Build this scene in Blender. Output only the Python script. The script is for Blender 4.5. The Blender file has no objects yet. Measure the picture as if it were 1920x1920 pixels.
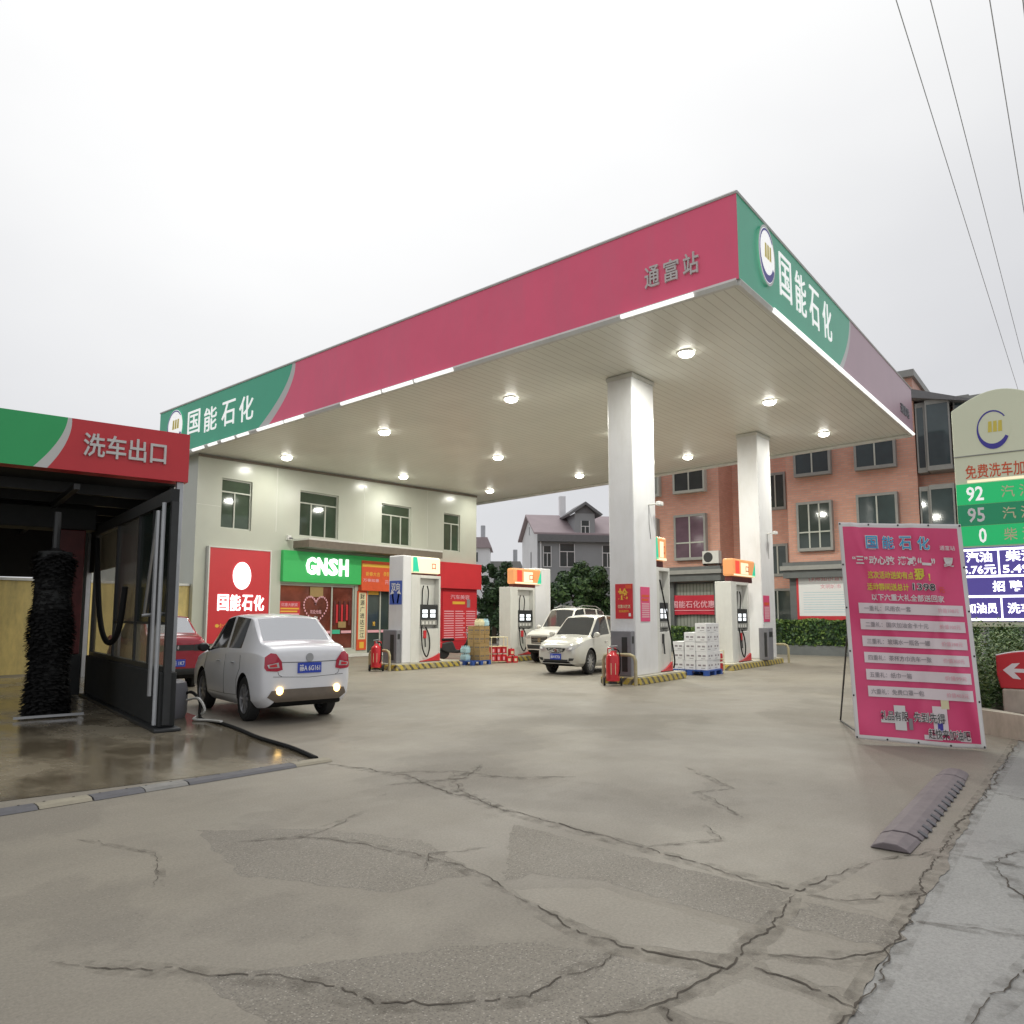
import bpy, bmesh, math, random
import numpy as np
from mathutils import Vector, Matrix
random.seed(7); rng = np.random.default_rng(7)
R = math.radians
scene = bpy.context.scene
col = scene.collection
pi = math.pi

# ------------------------------------------------------------------ camera, sky, sun, exposure
cam = bpy.data.cameras.new('camera'); camo = bpy.data.objects.new('camera', cam); col.objects.link(camo)
camo.location = (-13.2386, -4.8287, 1.7)
camo.rotation_euler = (R(90 + 5.903), 0, R(-52.345))
cam.sensor_width = 36; cam.lens = 26.2125; cam.shift_y = 0.02583
cam.clip_start = 0.05; cam.clip_end = 2000
scene.camera = camo
FW = Vector((.79171, .61090, 0)); RT = Vector((.61090, -.79171, 0))

SUN_EL, SUN_AZ = R(62), R(46)
world = bpy.data.worlds.new('World'); scene.world = world; world.use_nodes = True
nt = world.node_tree; nt.nodes.clear()
def N(t, **k):
    n = nt.nodes.new(t)
    for a, b in k.items(): setattr(n, a, b)
    return n
out = N('ShaderNodeOutputWorld'); bg = N('ShaderNodeBackground'); bg.inputs[1].default_value = .1
sky = N('ShaderNodeTexSky', sky_type='NISHITA'); sky.sun_disc = False
sky.sun_elevation = SUN_EL; sky.sun_rotation = R(90) - SUN_AZ
hs = N('ShaderNodeHueSaturation'); hs.inputs['Saturation'].default_value = .25
tc = N('ShaderNodeTexCoord'); dot = N('ShaderNodeVectorMath', operation='DOT_PRODUCT')
sd = Vector((math.cos(SUN_EL) * math.cos(SUN_AZ), math.cos(SUN_EL) * math.sin(SUN_AZ), math.sin(SUN_EL)))
dot.inputs[1].default_value = sd
mr = N('ShaderNodeMapRange'); mr.inputs['From Min'].default_value = .58; mr.inputs['From Max'].default_value = .92
cr = N('ShaderNodeValToRGB')
cr.color_ramp.elements[0].color = (7.2, 7.25, 7.5, 1); cr.color_ramp.elements[1].color = (11.5, 11.5, 11.4, 1)
noi = N('ShaderNodeTexNoise'); noi.inputs['Scale'].default_value = 1.6; noi.inputs['Detail'].default_value = 5
noi.inputs['Roughness'].default_value = .45
mpn = N('ShaderNodeMapping'); mpn.inputs['Scale'].default_value = (1, 1, 2.2)
nad = N('ShaderNodeMath', operation='MULTIPLY_ADD'); nad.inputs[1].default_value = .75; nad.inputs[2].default_value = -.37
add = N('ShaderNodeMath', operation='ADD')
mix = N('ShaderNodeMix', data_type='RGBA'); mix.inputs['Factor'].default_value = .88
L = nt.links.new
L(tc.outputs['Generated'], dot.inputs[0]); L(dot.outputs['Value'], mr.inputs['Value'])
L(tc.outputs['Generated'], mpn.inputs['Vector']); L(mpn.outputs['Vector'], noi.inputs['Vector'])
L(noi.outputs['Fac'], nad.inputs[0]); L(mr.outputs['Result'], add.inputs[0]); L(nad.outputs[0], add.inputs[1])
L(add.outputs[0], cr.inputs['Fac']); L(sky.outputs[0], hs.inputs['Color'])
L(hs.outputs[0], mix.inputs['A']); L(cr.outputs[0], mix.inputs['B'])
L(mix.outputs['Result'], bg.inputs[0]); L(bg.outputs[0], out.inputs[0])

sun = bpy.data.lights.new('sun', 'SUN'); sun.energy = .5; sun.angle = R(25); sun.color = (1, .97, .92)
suno = bpy.data.objects.new('sun', sun); col.objects.link(suno)
suno.rotation_euler = (-sd).to_track_quat('-Z', 'Y').to_euler()
vs = scene.view_settings
vs.view_transform = 'Standard'; vs.look = 'None'; vs.exposure = 0.0; vs.gamma = 1; vs.use_curve_mapping = False
scene.render.engine = 'CYCLES'
scene.cycles.max_bounces = 6; scene.cycles.diffuse_bounces = 3; scene.cycles.glossy_bounces = 3
scene.cycles.transmission_bounces = 4; scene.cycles.transparent_max_bounces = 8
scene.cycles.use_denoising = True
scene.cycles.sample_clamp_indirect = 6

# ------------------------------------------------------------------ materials
def mat(name, c, rough=.5, metal=0., noise=.0, scale=6., bump=0., bscale=None, emit=0., ecol=None, coat=0., spec=.5,
        dirt=None, dscale=1.2, damt=.5, alpha=1.):
    m = bpy.data.materials.new(name); m.use_nodes = True
    t = m.node_tree; b = t.nodes['Principled BSDF']
    b.inputs['Base Color'].default_value = (*c, 1); b.inputs['Roughness'].default_value = rough
    b.inputs['Metallic'].default_value = metal; b.inputs['Specular IOR Level'].default_value = spec
    b.inputs['Coat Weight'].default_value = coat; b.inputs['Coat Roughness'].default_value = .05
    if alpha < 1: b.inputs['Alpha'].default_value = alpha
    if emit:
        b.inputs['Emission Color'].default_value = (*(ecol or c), 1); b.inputs['Emission Strength'].default_value = emit
    if noise or bump or dirt:
        co = t.nodes.new('ShaderNodeTexCoord')
        n = t.nodes.new('ShaderNodeTexNoise'); n.inputs['Scale'].default_value = scale; n.inputs['Detail'].default_value = 6
        n.inputs['Roughness'].default_value = .6
        t.links.new(co.outputs['Object'], n.inputs['Vector'])
        src = None
        if noise:
            r = t.nodes.new('ShaderNodeMapRange'); r.inputs['From Min'].default_value = .25; r.inputs['From Max'].default_value = .75
            r.inputs['To Min'].default_value = 1 - noise; r.inputs['To Max'].default_value = 1 + noise
            t.links.new(n.outputs['Fac'], r.inputs['Value'])
            v = t.nodes.new('ShaderNodeVectorMath'); v.operation = 'SCALE'; v.inputs[0].default_value = c
            t.links.new(r.outputs[0], v.inputs['Scale']); src = v.outputs[0]
        if dirt:
            n2 = t.nodes.new('ShaderNodeTexNoise'); n2.inputs['Scale'].default_value = dscale; n2.inputs['Detail'].default_value = 8
            n2.inputs['Roughness'].default_value = .7
            mp = t.nodes.new('ShaderNodeMapping'); mp.inputs['Scale'].default_value = (1.6, 1.6, .45)
            t.links.new(co.outputs['Object'], mp.inputs['Vector']); t.links.new(mp.outputs[0], n2.inputs['Vector'])
            r2 = t.nodes.new('ShaderNodeMapRange'); r2.inputs['From Min'].default_value = .45; r2.inputs['From Max'].default_value = .75
            r2.inputs['To Max'].default_value = damt
            t.links.new(n2.outputs['Fac'], r2.inputs['Value'])
            mx = t.nodes.new('ShaderNodeMix'); mx.data_type = 'RGBA'
            mx.inputs['A'].default_value = (*c, 1); mx.inputs['B'].default_value = (*dirt, 1)
            if src: t.links.new(src, mx.inputs['A'])
            t.links.new(r2.outputs[0], mx.inputs['Factor']); src = mx.outputs['Result']
        if src: t.links.new(src, b.inputs['Base Color'])
        if bump:
            nb = n
            if bscale:
                nb = t.nodes.new('ShaderNodeTexNoise'); nb.inputs['Scale'].default_value = bscale; nb.inputs['Detail'].default_value = 4
                t.links.new(co.outputs['Object'], nb.inputs['Vector'])
            bp = t.nodes.new('ShaderNodeBump'); bp.inputs['Strength'].default_value = bump; bp.inputs['Distance'].default_value = .02
            t.links.new(nb.outputs['Fac'], bp.inputs['Height']); t.links.new(bp.outputs[0], b.inputs['Normal'])
    return m

def nodes_of(m): return m.node_tree, m.node_tree.nodes['Principled BSDF'], m.node_tree.links.new

M = {}
M['white'] = mat('white_paint', (.78, .78, .76), .4, noise=.05, scale=2, dirt=(.45, .43, .38), damt=.25)
M['column'] = mat('column_cladding', (.78, .78, .79), .3, noise=.04, scale=1.5, dirt=(.5, .48, .42), damt=.3)
M['soft_white'] = mat('offwhite_metal', (.70, .70, .66), .4, noise=.05, scale=3, dirt=(.4, .38, .33), damt=.3)
M['wall'] = mat('white_wall_panel', (.50, .52, .45), .24, noise=.04, scale=1.2, dirt=(.5, .48, .4), dscale=.6, damt=.3)
M['red_fascia'] = mat('pink_red_fascia', (.93, .125, .24), .38, noise=.05, scale=.7, dirt=(.62, .2, .28), dscale=.5, damt=.3)
M['green_fascia'] = mat('green_fascia', (.06, .50, .30), .35, noise=.06, scale=.7)
M['pale_pink'] = mat('pale_pink_fascia', (.52, .34, .40), .35, noise=.05, scale=.7)  # paler base colour than the red fascia
M['wash_green'] = mat('wash_green', (.03, .42, .13), .4, noise=.05, scale=.7)
M['silver'] = mat('silver_swoosh', (.62, .62, .60), .35)
M['grey_letter'] = mat('grey_letter', (.62, .58, .56), .4)
M['lit_white'] = mat('lit_letter', (.9, .9, .9), .4, emit=.45, ecol=(1, 1, .98))
M['glow_white'] = mat('glowing_sign_letter', (.9, .9, .9), .4, emit=1.5, ecol=(1, .98, .98))
M['led_tube'] = mat('led_tube', (.9, .9, .88), .4, emit=1.0, ecol=(1, 1, .97))
M['lamp'] = mat('lamp_diffuser', (1, 1, 1), .4, emit=16, ecol=(1, .98, .88))
M['purple'] = mat('purple_blue', (.06, .05, .36), .4)
M['yellow_mark'] = mat('yellow_mark', (.75, .62, .10), .4)
M['black'] = mat('black_rubber', (.014, .014, .014), .8, noise=.2, spec=.2)
M['dark'] = mat('dark_metal', (.028, .03, .031), .45, noise=.2)
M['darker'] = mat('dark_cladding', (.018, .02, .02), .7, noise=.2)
M['steel'] = mat('steel', (.42, .43, .44), .35, metal=.8, noise=.1)
M['galv'] = mat('galvanised_steel', (.46, .48, .50), .45, metal=.3, noise=.12, scale=4)
M['greyplastic'] = mat('grey_plastic', (.20, .20, .22), .5, noise=.08)
M['red'] = mat('red_paint', (.60, .02, .03), .3, noise=.06, coat=.3)
M['sign_red'] = mat('sign_red', (.60, .035, .045), .4, noise=.05, scale=1.5)
M['sign_green'] = mat('sign_green', (.04, .44, .11), .4, noise=.05, scale=1.5, emit=.10, ecol=(.05, .6, .15))
M['roller_red'] = mat('red_roller_shutter', (.52, .02, .035), .5, noise=.06)
M['orange'] = mat('orange_red_board', (.72, .10, .03), .45, noise=.08)
M['gold'] = mat('gold_print', (.80, .48, .06), .4)
M['cream'] = mat('cream_paper', (.72, .66, .42), .6, noise=.05)
M['ink'] = mat('black_ink', (.03, .03, .035), .6)
M['pink'] = mat('pink_print', (.80, .42, .48), .5)
M['blue'] = mat('blue_sign', (.05, .11, .48), .4, noise=.05)
M['plate'] = mat('blue_plate', (.03, .07, .48), .35)
M['paper'] = mat('white_print', (.82, .82, .82), .5)
M['hazard_yellow'] = mat('worn_yellow', (.55, .42, .06), .6, noise=.2, scale=5, dirt=(.3, .27, .2), damt=.6)
M['pipe'] = mat('worn_yellow_pipe', (.42, .36, .20), .5, noise=.25, scale=8, dirt=(.35, .33, .28), damt=.7)
M['carton'] = mat('brown_carton', (.36, .24, .10), .8, noise=.1, scale=3)
M['whitebox'] = mat('white_carton', (.74, .74, .75), .6, noise=.04)
M['pallet'] = mat('blue_pallet', (.03, .09, .36), .5)
M['cyan'] = mat('pale_blue_wrap', (.42, .62, .68), .3, noise=.15)
M['glass_dark'] = mat('window_glass', (.045, .06, .055), .06, noise=.3, scale=.8, spec=.6)
M['glass_green'] = mat('green_window_glass', (.05, .075, .05), .05, noise=.35, scale=.9, spec=.7)
M['glass_teal'] = mat('teal_glass', (.05, .075, .08), .06, noise=.3, scale=.6, spec=.7)
M['glass_purple'] = mat('purple_curtain_glass', (.12, .07, .10), .1, noise=.3, scale=1.2, spec=.6)
M['shopglass'] = mat('shop_glass', (.17, .045, .03), .08, noise=.55, scale=1.4, spec=.6)
M['frame_grey'] = mat('grey_window_frame', (.30, .30, .28), .5, noise=.1)
M['frame_alu'] = mat('aluminium_frame', (.50, .52, .46), .4, noise=.06)
M['lintel'] = mat('brown_awning', (.17, .14, .11), .6, noise=.15)
M['stone_grey'] = mat('grey_stone', (.13, .14, .14), .6, noise=.15, scale=3)
M['shutter_grey'] = mat('grey_shutter', (.30, .32, .28), .5, noise=.1)
M['yellow_wall'] = mat('yellow_wall', (.78, .62, .24), .8, noise=.1, scale=2, dirt=(.2, .17, .10), dscale=.9, damt=.7)
M['planter'] = mat('planter_render', (.52, .49, .40), .8, noise=.1, scale=4, dirt=(.2, .18, .13), dscale=1.5, damt=.7)
M['darkred'] = mat('dark_red_panel', (.10, .015, .015), .5, noise=.3)
M['house'] = mat('grey_render', (.36, .37, .38), .85, noise=.08, scale=.6)
M['housel'] = mat('pale_render', (.85, .85, .86), .85, noise=.06, scale=.6)
M['roofp'] = mat('pinkish_roof', (.42, .34, .355), .7, noise=.1, scale=.8)
M['roofd'] = mat('dark_roof', (.19, .19, .195), .7, noise=.1)
M['bark'] = mat('bark', (.09, .07, .05), .9, noise=.3)
M['road'] = mat('road_tmp', (.1, .1, .1))
M['warm_on'] = mat('lit_dispenser_panel', (.55, .22, .08), .4, emit=.45, ecol=(1, .45, .17))
M['warm_white'] = mat('lit_dispenser_white', (.6, .55, .42), .4, emit=.75, ecol=(1, .86, .55))
M['green_on'] = mat('lit_dispenser_green', (.02, .5, .3), .4, emit=.35, ecol=(.03, .75, .45))
M['red_on'] = mat('lit_dispenser_red', (.8, .05, .03), .4, emit=.6, ecol=(1, .08, .05))
M['screen'] = mat('lit_lcd', (.8, .85, .9), .3, emit=1.1, ecol=(.9, .95, 1))
M['led_violet'] = mat('violet_led_board', (.05, .03, .25), .5, emit=.22, ecol=(.30, .25, .85))
M['led_white'] = mat('white_led_text', (1, 1, 1), .5, emit=2.2, ecol=(.97, .96, 1))
M['price_green'] = mat('lit_green_panel', (.02, .42, .16), .35, emit=.28, ecol=(.01, .85, .22))
M['price_green_dim'] = mat('dim_green_panel', (.02, .28, .14), .35, emit=.08, ecol=(.01, .7, .25))
M['price_cream'] = mat('lit_cream_panel', (.62, .64, .50), .4, emit=.10, ecol=(.9, .95, .6), noise=.04, scale=1.0)
M['fog_on'] = mat('lit_reversing_lamp', (1, .8, .4), .3, emit=6, ecol=(1, .62, .2))
M['banner_red'] = mat('magenta_vinyl', (.74, .07, .20), .28, noise=.08, scale=1.5)
M['cloth_red'] = mat('red_banner_cloth', (.55, .025, .05), .7, noise=.08, scale=2)
M['banner_white'] = mat('white_vinyl', (.72, .70, .69), .4)
M['banner_bar'] = mat('pale_pink_vinyl', (.78, .68, .70), .4)
M['banner_yellow'] = mat('yellow_vinyl', (.66, .62, .05), .4)
M['banner_blue'] = mat('cyan_vinyl', (.04, .36, .62), .4)
M['bar_ink'] = mat('faded_grey_ink', (.28, .25, .27), .5)
M['bump_rubber'] = mat('purple_grey_rubber', (.17, .145, .15), .7, noise=.15, scale=10)
M['ramp_yellow'] = mat('faded_yellow_rubber', (.30, .27, .20), .7, noise=.15, scale=8, dirt=(.12, .11, .1), damt=.7)
M['ramp_pale'] = mat('pale_rubber', (.22, .215, .20), .7, noise=.2, scale=8)
M['ramp_grey'] = mat('grey_rubber', (.10, .10, .11), .6, noise=.2, scale=8)
M['crack'] = mat('crack_dirt', (.075, .062, .048), .9, noise=.3)
M['tyre'] = mat('tyre', (.018, .018, .018), .75)
M['rim'] = mat('alloy_rim', (.45, .45, .46), .3, metal=.7)
M['chrome'] = mat('chrome', (.65, .65, .66), .12, metal=1)
M['carglass'] = mat('car_glass', (.045, .047, .05), .05, spec=.8)
M['skyglass'] = mat('reflective_rear_glass', (.42, .43, .45), .07, metal=.75)
M['whitecar'] = mat('white_car_paint', (.80, .81, .84), .25, coat=.5, noise=.02)
M['goldcar'] = mat('champagne_car_paint', (.66, .65, .60), .25, metal=.2, coat=.6, noise=.02)
M['suvcar'] = mat('pearl_car_paint', (.66, .65, .60), .25, coat=.6, noise=.02)
M['redcar'] = mat('red_car_paint', (.34, .012, .03), .25, coat=.6, noise=.02)
M['taillight'] = mat('tail_light', (.45, .01, .04), .15, coat=.5)
M['clearlens'] = mat('clear_lens', (.55, .55, .55), .08, metal=.3, coat=.8)
M['leaf'] = mat('leaf', (.055, .115, .04), .6); M['leaf2'] = mat('leaf_light', (.10, .18, .06), .6); M['leaf3'] = mat('leaf_dark', (.03, .065, .027), .6)
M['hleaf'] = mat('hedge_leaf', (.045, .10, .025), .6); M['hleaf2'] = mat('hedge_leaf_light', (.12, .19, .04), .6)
M['grass1'] = mat('planter_leaf', (.12, .20, .06), .5); M['grass2'] = mat('planter_leaf_pale', (.22, .30, .12), .5); M['grass3'] = mat('planter_leaf_dark', (.05, .10, .03), .6)

def tile_mat(name, c1, c2, mortar, bw=.30, bh=.10):
    m = mat(name, c1, .55); t, b, lk = nodes_of(m)
    co = t.nodes.new('ShaderNodeTexCoord'); sp = t.nodes.new('ShaderNodeSeparateXYZ'); lk(co.outputs['Object'], sp.inputs[0])
    ad = t.nodes.new('ShaderNodeMath'); ad.operation = 'ADD'; lk(sp.outputs[0], ad.inputs[0]); lk(sp.outputs[1], ad.inputs[1])
    cb = t.nodes.new('ShaderNodeCombineXYZ'); lk(ad.outputs[0], cb.inputs[0]); lk(sp.outputs[2], cb.inputs[1])
    br = t.nodes.new('ShaderNodeTexBrick'); br.inputs['Scale'].default_value = 1
    br.inputs['Brick Width'].default_value = bw; br.inputs['Row Height'].default_value = bh; br.inputs['Mortar Size'].default_value = .012
    br.inputs['Color1'].default_value = (*c1, 1); br.inputs['Color2'].default_value = (*c2, 1); br.inputs['Mortar'].default_value = (*mortar, 1)
    lk(cb.outputs[0], br.inputs['Vector'])
    n = t.nodes.new('ShaderNodeTexNoise'); n.inputs['Scale'].default_value = .5; n.inputs['Detail'].default_value = 5; lk(co.outputs['Object'], n.inputs['Vector'])
    r = t.nodes.new('ShaderNodeMapRange'); r.inputs['To Min'].default_value = .75; r.inputs['To Max'].default_value = 1.25; lk(n.outputs['Fac'], r.inputs['Value'])
    v = t.nodes.new('ShaderNodeVectorMath'); v.operation = 'SCALE'; lk(br.outputs['Color'], v.inputs[0]); lk(r.outputs[0], v.inputs['Scale'])
    lk(v.outputs[0], b.inputs['Base Color']); return m
M['tile'] = tile_mat('orange_red_wall_tile', (.70, .36, .265), (.62, .30, .22), (.52, .36, .29))

def stripes_mat(name, c, axis, period, dark, w=.06, rough=.4, bumpd=.3):
    m = mat(name, c, rough); t, b, lk = nodes_of(m)
    co = t.nodes.new('ShaderNodeTexCoord'); sp = t.nodes.new('ShaderNodeSeparateXYZ'); lk(co.outputs['Object'], sp.inputs[0])
    md = t.nodes.new('ShaderNodeMath'); md.operation = 'MULTIPLY'; md.inputs[1].default_value = 1 / period; lk(sp.outputs[axis], md.inputs[0])
    fr = t.nodes.new('ShaderNodeMath'); fr.operation = 'FRACT'; lk(md.outputs[0], fr.inputs[0])
    lt = t.nodes.new('ShaderNodeMath'); lt.operation = 'LESS_THAN'; lt.inputs[1].default_value = w; lk(fr.outputs[0], lt.inputs[0])
    n = t.nodes.new('ShaderNodeTexNoise'); n.inputs['Scale'].default_value = .7; n.inputs['Detail'].default_value = 6; lk(co.outputs['Object'], n.inputs['Vector'])
    r = t.nodes.new('ShaderNodeMapRange'); r.inputs['To Min'].default_value = .9; r.inputs['To Max'].default_value = 1.1; lk(n.outputs['Fac'], r.inputs['Value'])
    mx = t.nodes.new('ShaderNodeMix'); mx.data_type = 'RGBA'; mx.inputs['A'].default_value = (*c, 1); mx.inputs['B'].default_value = (*dark, 1)
    lk(lt.outputs[0], mx.inputs['Factor'])
    v = t.nodes.new('ShaderNodeVectorMath'); v.operation = 'SCALE'; lk(mx.outputs['Result'], v.inputs[0]); lk(r.outputs[0], v.inputs['Scale'])
    lk(v.outputs[0], b.inputs['Base Color'])
    bp = t.nodes.new('ShaderNodeBump'); bp.inputs['Strength'].default_value = bumpd; bp.invert = True; bp.inputs['Distance'].default_value = .02
    lk(lt.outputs[0], bp.inputs['Height']); lk(bp.outputs[0], b.inputs['Normal']); return m
M['soffit'] = stripes_mat('soffit_strip', (.82, .82, .74), 1, .22, (.60, .59, .51), .10)
M['roller'] = stripes_mat('roller_shutter', (.30, .32, .28), 1, .18, (.16, .17, .15), .25)
M['rollred'] = stripes_mat('red_roller', (.52, .02, .035), 2, .09, (.34, .012, .02), .2)

def hazard_mat():
    m = mat('hazard_stripe', (.5, .4, .05), .6); t, b, lk = nodes_of(m)
    co = t.nodes.new('ShaderNodeTexCoord'); sp = t.nodes.new('ShaderNodeSeparateXYZ'); lk(co.outputs['Object'], sp.inputs[0])
    a = t.nodes.new('ShaderNodeMath'); a.operation = 'ADD'; lk(sp.outputs[0], a.inputs[0]); lk(sp.outputs[2], a.inputs[1])
    a2 = t.nodes.new('ShaderNodeMath'); a2.operation = 'ADD'; lk(a.outputs[0], a2.inputs[0]); lk(sp.outputs[1], a2.inputs[1])
    d = t.nodes.new('ShaderNodeMath'); d.operation = 'MULTIPLY'; d.inputs[1].default_value = 1 / .28; lk(a2.outputs[0], d.inputs[0])
    f = t.nodes.new('ShaderNodeMath'); f.operation = 'FRACT'; lk(d.outputs[0], f.inputs[0])
    l = t.nodes.new('ShaderNodeMath'); l.operation = 'LESS_THAN'; l.inputs[1].default_value = .42; lk(f.outputs[0], l.inputs[0])
    n = t.nodes.new('ShaderNodeTexNoise'); n.inputs['Scale'].default_value = 9; n.inputs['Detail'].default_value = 6; lk(co.outputs['Object'], n.inputs['Vector'])
    r = t.nodes.new('ShaderNodeMapRange'); r.inputs['From Min'].default_value = .45; r.inputs['From Max'].default_value = .62; r.inputs['To Max'].default_value = .65; lk(n.outputs['Fac'], r.inputs['Value'])
    mx = t.nodes.new('ShaderNodeMix'); mx.data_type = 'RGBA'; mx.inputs['A'].default_value = (.56, .43, .07, 1); mx.inputs['B'].default_value = (.10, .09, .07, 1); lk(l.outputs[0], mx.inputs['Factor'])
    m2 = t.nodes.new('ShaderNodeMix'); m2.data_type = 'RGBA'; m2.inputs['B'].default_value = (.36, .32, .22, 1); lk(mx.outputs['Result'], m2.inputs['A']); lk(r.outputs[0], m2.inputs['Factor'])
    lk(m2.outputs['Result'], b.inputs['Base Color']); return m
M['hazard'] = hazard_mat()

def ground_mat(name, base, warm, dark, rough=(.45, .75), speck=.5, wet=None, patch=True, seed=0., vs=60, vt=.26, full=False):
    m = mat(name, base, .6); t, b, lk = nodes_of(m)
    nw = t.nodes.new
    co = nw('ShaderNodeTexCoord')
    mp = nw('ShaderNodeMapping'); mp.inputs['Location'].default_value = (seed, seed * .7, 0); lk(co.outputs['Object'], mp.inputs['Vector'])
    def noise(s, d=6, ro=.6, sc=None):
        n = nw('ShaderNodeTexNoise'); n.inputs['Scale'].default_value = s; n.inputs['Detail'].default_value = d; n.inputs['Roughness'].default_value = ro
        if sc:
            q = nw('ShaderNodeMapping'); q.inputs['Scale'].default_value = sc; q.inputs['Rotation'].default_value = (0, 0, R(-8)); lk(mp.outputs[0], q.inputs['Vector']); lk(q.outputs[0], n.inputs['Vector'])
        else: lk(mp.outputs[0], n.inputs['Vector'])
        return n.outputs['Fac']
    def rngm(src, a, c, d=0., e=1.):
        r = nw('ShaderNodeMapRange'); r.inputs['From Min'].default_value = a; r.inputs['From Max'].default_value = c
        r.inputs['To Min'].default_value = d; r.inputs['To Max'].default_value = e; lk(src, r.inputs['Value']); return r.outputs[0]
    def mixc(f, A, Bc):
        x = nw('ShaderNodeMix'); x.data_type = 'RGBA'; lk(f, x.inputs['Factor'])
        if isinstance(A, tuple): x.inputs['A'].default_value = (*A, 1)
        else: lk(A, x.inputs['A'])
        if isinstance(Bc, tuple): x.inputs['B'].default_value = (*Bc, 1)
        else: lk(Bc, x.inputs['B'])
        return x.outputs['Result']
    c = mixc(rngm(noise(.22, 4, .55), .35, .65), base, warm)
    c = mixc(rngm(noise(.9, 7, .65), .5, .72, 0, .30), c, dark)
    if patch:
        c = mixc(rngm(noise(.8, 6, .6, (.6, 1.15, 1)), .50, .62, 0, .20), c, dark)
        c = mixc(rngm(noise(.5, 6, .6, (.75, 1.1, 1)), .56, .70, 0, .3), c, tuple(x * 1.28 for x in warm))
    if patch:     # worn zones where the skin is gone and the aggregate shows: crisp, ragged outline
        worn = rngm(noise(.33, 9, .62), .525, .555)
        c = mixc(rngm(worn, 0, 1, 0, .30), c, dark)
        tr = rngm(noise(1.1, 5, .6, (.18, 1.6, 1)), .52, .66, 0, .10); c = mixc(tr, c, dark)
        st = rngm(noise(2.6, 6, .7), .66, .74, 0, .5); c = mixc(st, c, tuple(x * .6 for x in dark))
    fine = noise(52, 3, .75)
    sc = nw('ShaderNodeVectorMath'); sc.operation = 'SCALE'; lk(c, sc.inputs[0]); lk(rngm(fine, .25, .75, 1 - .42 * speck, 1 + .42 * speck), sc.inputs['Scale']); c = sc.outputs[0]
    vo = nw('ShaderNodeTexVoronoi'); vo.inputs['Scale'].default_value = vs; lk(mp.outputs[0], vo.inputs['Vector'])
    lt = nw('ShaderNodeMath'); lt.operation = 'LESS_THAN'; lt.inputs[1].default_value = vt; lk(vo.outputs['Distance'], lt.inputs[0])
    gate = worn if patch else rngm(noise(.55, 4, .6), .2 if full else .48, .3 if full else .6)
    if patch:
        gm = nw('ShaderNodeMath'); gm.operation = 'MAXIMUM'; lk(gate, gm.inputs[0]); gm.inputs[1].default_value = .5; gate = gm.outputs[0]
    mu = nw('ShaderNodeMath'); mu.operation = 'MULTIPLY'; lk(lt.outputs[0], mu.inputs[0]); lk(gate, mu.inputs[1])
    mu2 = nw('ShaderNodeMath'); mu2.operation = 'MULTIPLY'; lk(mu.outputs[0], mu2.inputs[0]); mu2.inputs[1].default_value = .75 * speck
    cvo = nw('ShaderNodeSeparateColor'); lk(vo.outputs['Color'], cvo.inputs[0])
    spc = mixc(rngm(cvo.outputs[0], .5, .8), tuple(x * .6 for x in dark), (.40, .37, .32))
    c = mixc(mu2.outputs[0], c, spc)
    hgt = nw('ShaderNodeMath'); hgt.operation = 'MULTIPLY_ADD'; lk(fine, hgt.inputs[0]); hgt.inputs[1].default_value = .35; lk(noise(5, 4), hgt.inputs[2])
    bp = nw('ShaderNodeBump'); bp.inputs['Strength'].default_value = .25; bp.inputs['Distance'].default_value = .012
    lk(hgt.outputs[0], bp.inputs['Height'])
    rr = rngm(noise(.35, 5, .6), .35, .65, rough[0], rough[1])
    if wet:
        w = rngm(noise(.75, 6, .6, (1.0, .55, 1)), .41, .58)
        c = mixc(w, c, wet)
        x = nw('ShaderNodeMix'); lk(w, x.inputs['Factor']); lk(rr, x.inputs['A']); x.inputs['B'].default_value = .11; rr = x.outputs['Result']
        bs = nw('ShaderNodeMath'); bs.operation = 'MULTIPLY_ADD'; lk(w, bs.inputs[0]); bs.inputs[1].default_value = -.20; bs.inputs[2].default_value = .25
        lk(bs.outputs[0], bp.inputs['Strength'])
    lk(c, b.inputs['Base Color']); lk(rr, b.inputs['Roughness']); lk(bp.outputs[0], b.inputs['Normal'])
    return m
M['concrete'] = ground_mat('worn_concrete', (.215, .195, .162), (.25, .225, .178), (.14, .124, .10))
M['aggregate'] = ground_mat('worn_aggregate', (.18, .162, .132), (.20, .18, .146), (.13, .115, .093), speck=.9, patch=False, seed=5., full=True, vs=66, vt=.30)
M['smooth_slab'] = ground_mat('smooth_slab', (.235, .213, .175), (.262, .236, .19), (.17, .152, .124), speck=.5, patch=False, seed=9.)
M['asphalt'] = ground_mat('pale_asphalt', (.265, .265, .25), (.315, .31, .295), (.14, .137, .13), seed=30., rough=(.5, .8))
M['wetslab'] = ground_mat('wet_slab', (.24, .21, .155), (.28, .24, .17), (.13, .11, .075), rough=(.2, .45), speck=.3, wet=(.115, .095, .064), patch=False, seed=11.)
M['crack_stain'] = mat('crack_stain', (.10, .085, .065), .8, alpha=.3)
_t, _b, _l = nodes_of(M['crack_stain']); _n = _t.nodes.new('ShaderNodeTexNoise'); _n.inputs['Scale'].default_value = 9; _n.inputs['Detail'].default_value = 6
_c = _t.nodes.new('ShaderNodeTexCoord'); _r = _t.nodes.new('ShaderNodeMapRange'); _r.inputs['From Min'].default_value = .42; _r.inputs['From Max'].default_value = .75; _r.inputs['To Max'].default_value = .34
_l(_c.outputs['Object'], _n.inputs['Vector']); _l(_n.outputs['Fac'], _r.inputs['Value']); _l(_r.outputs[0], _b.inputs['Alpha'])
M['far_ground'] = mat('far_ground', (.2, .19, .16), .9, noise=.2, scale=.05)

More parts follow.
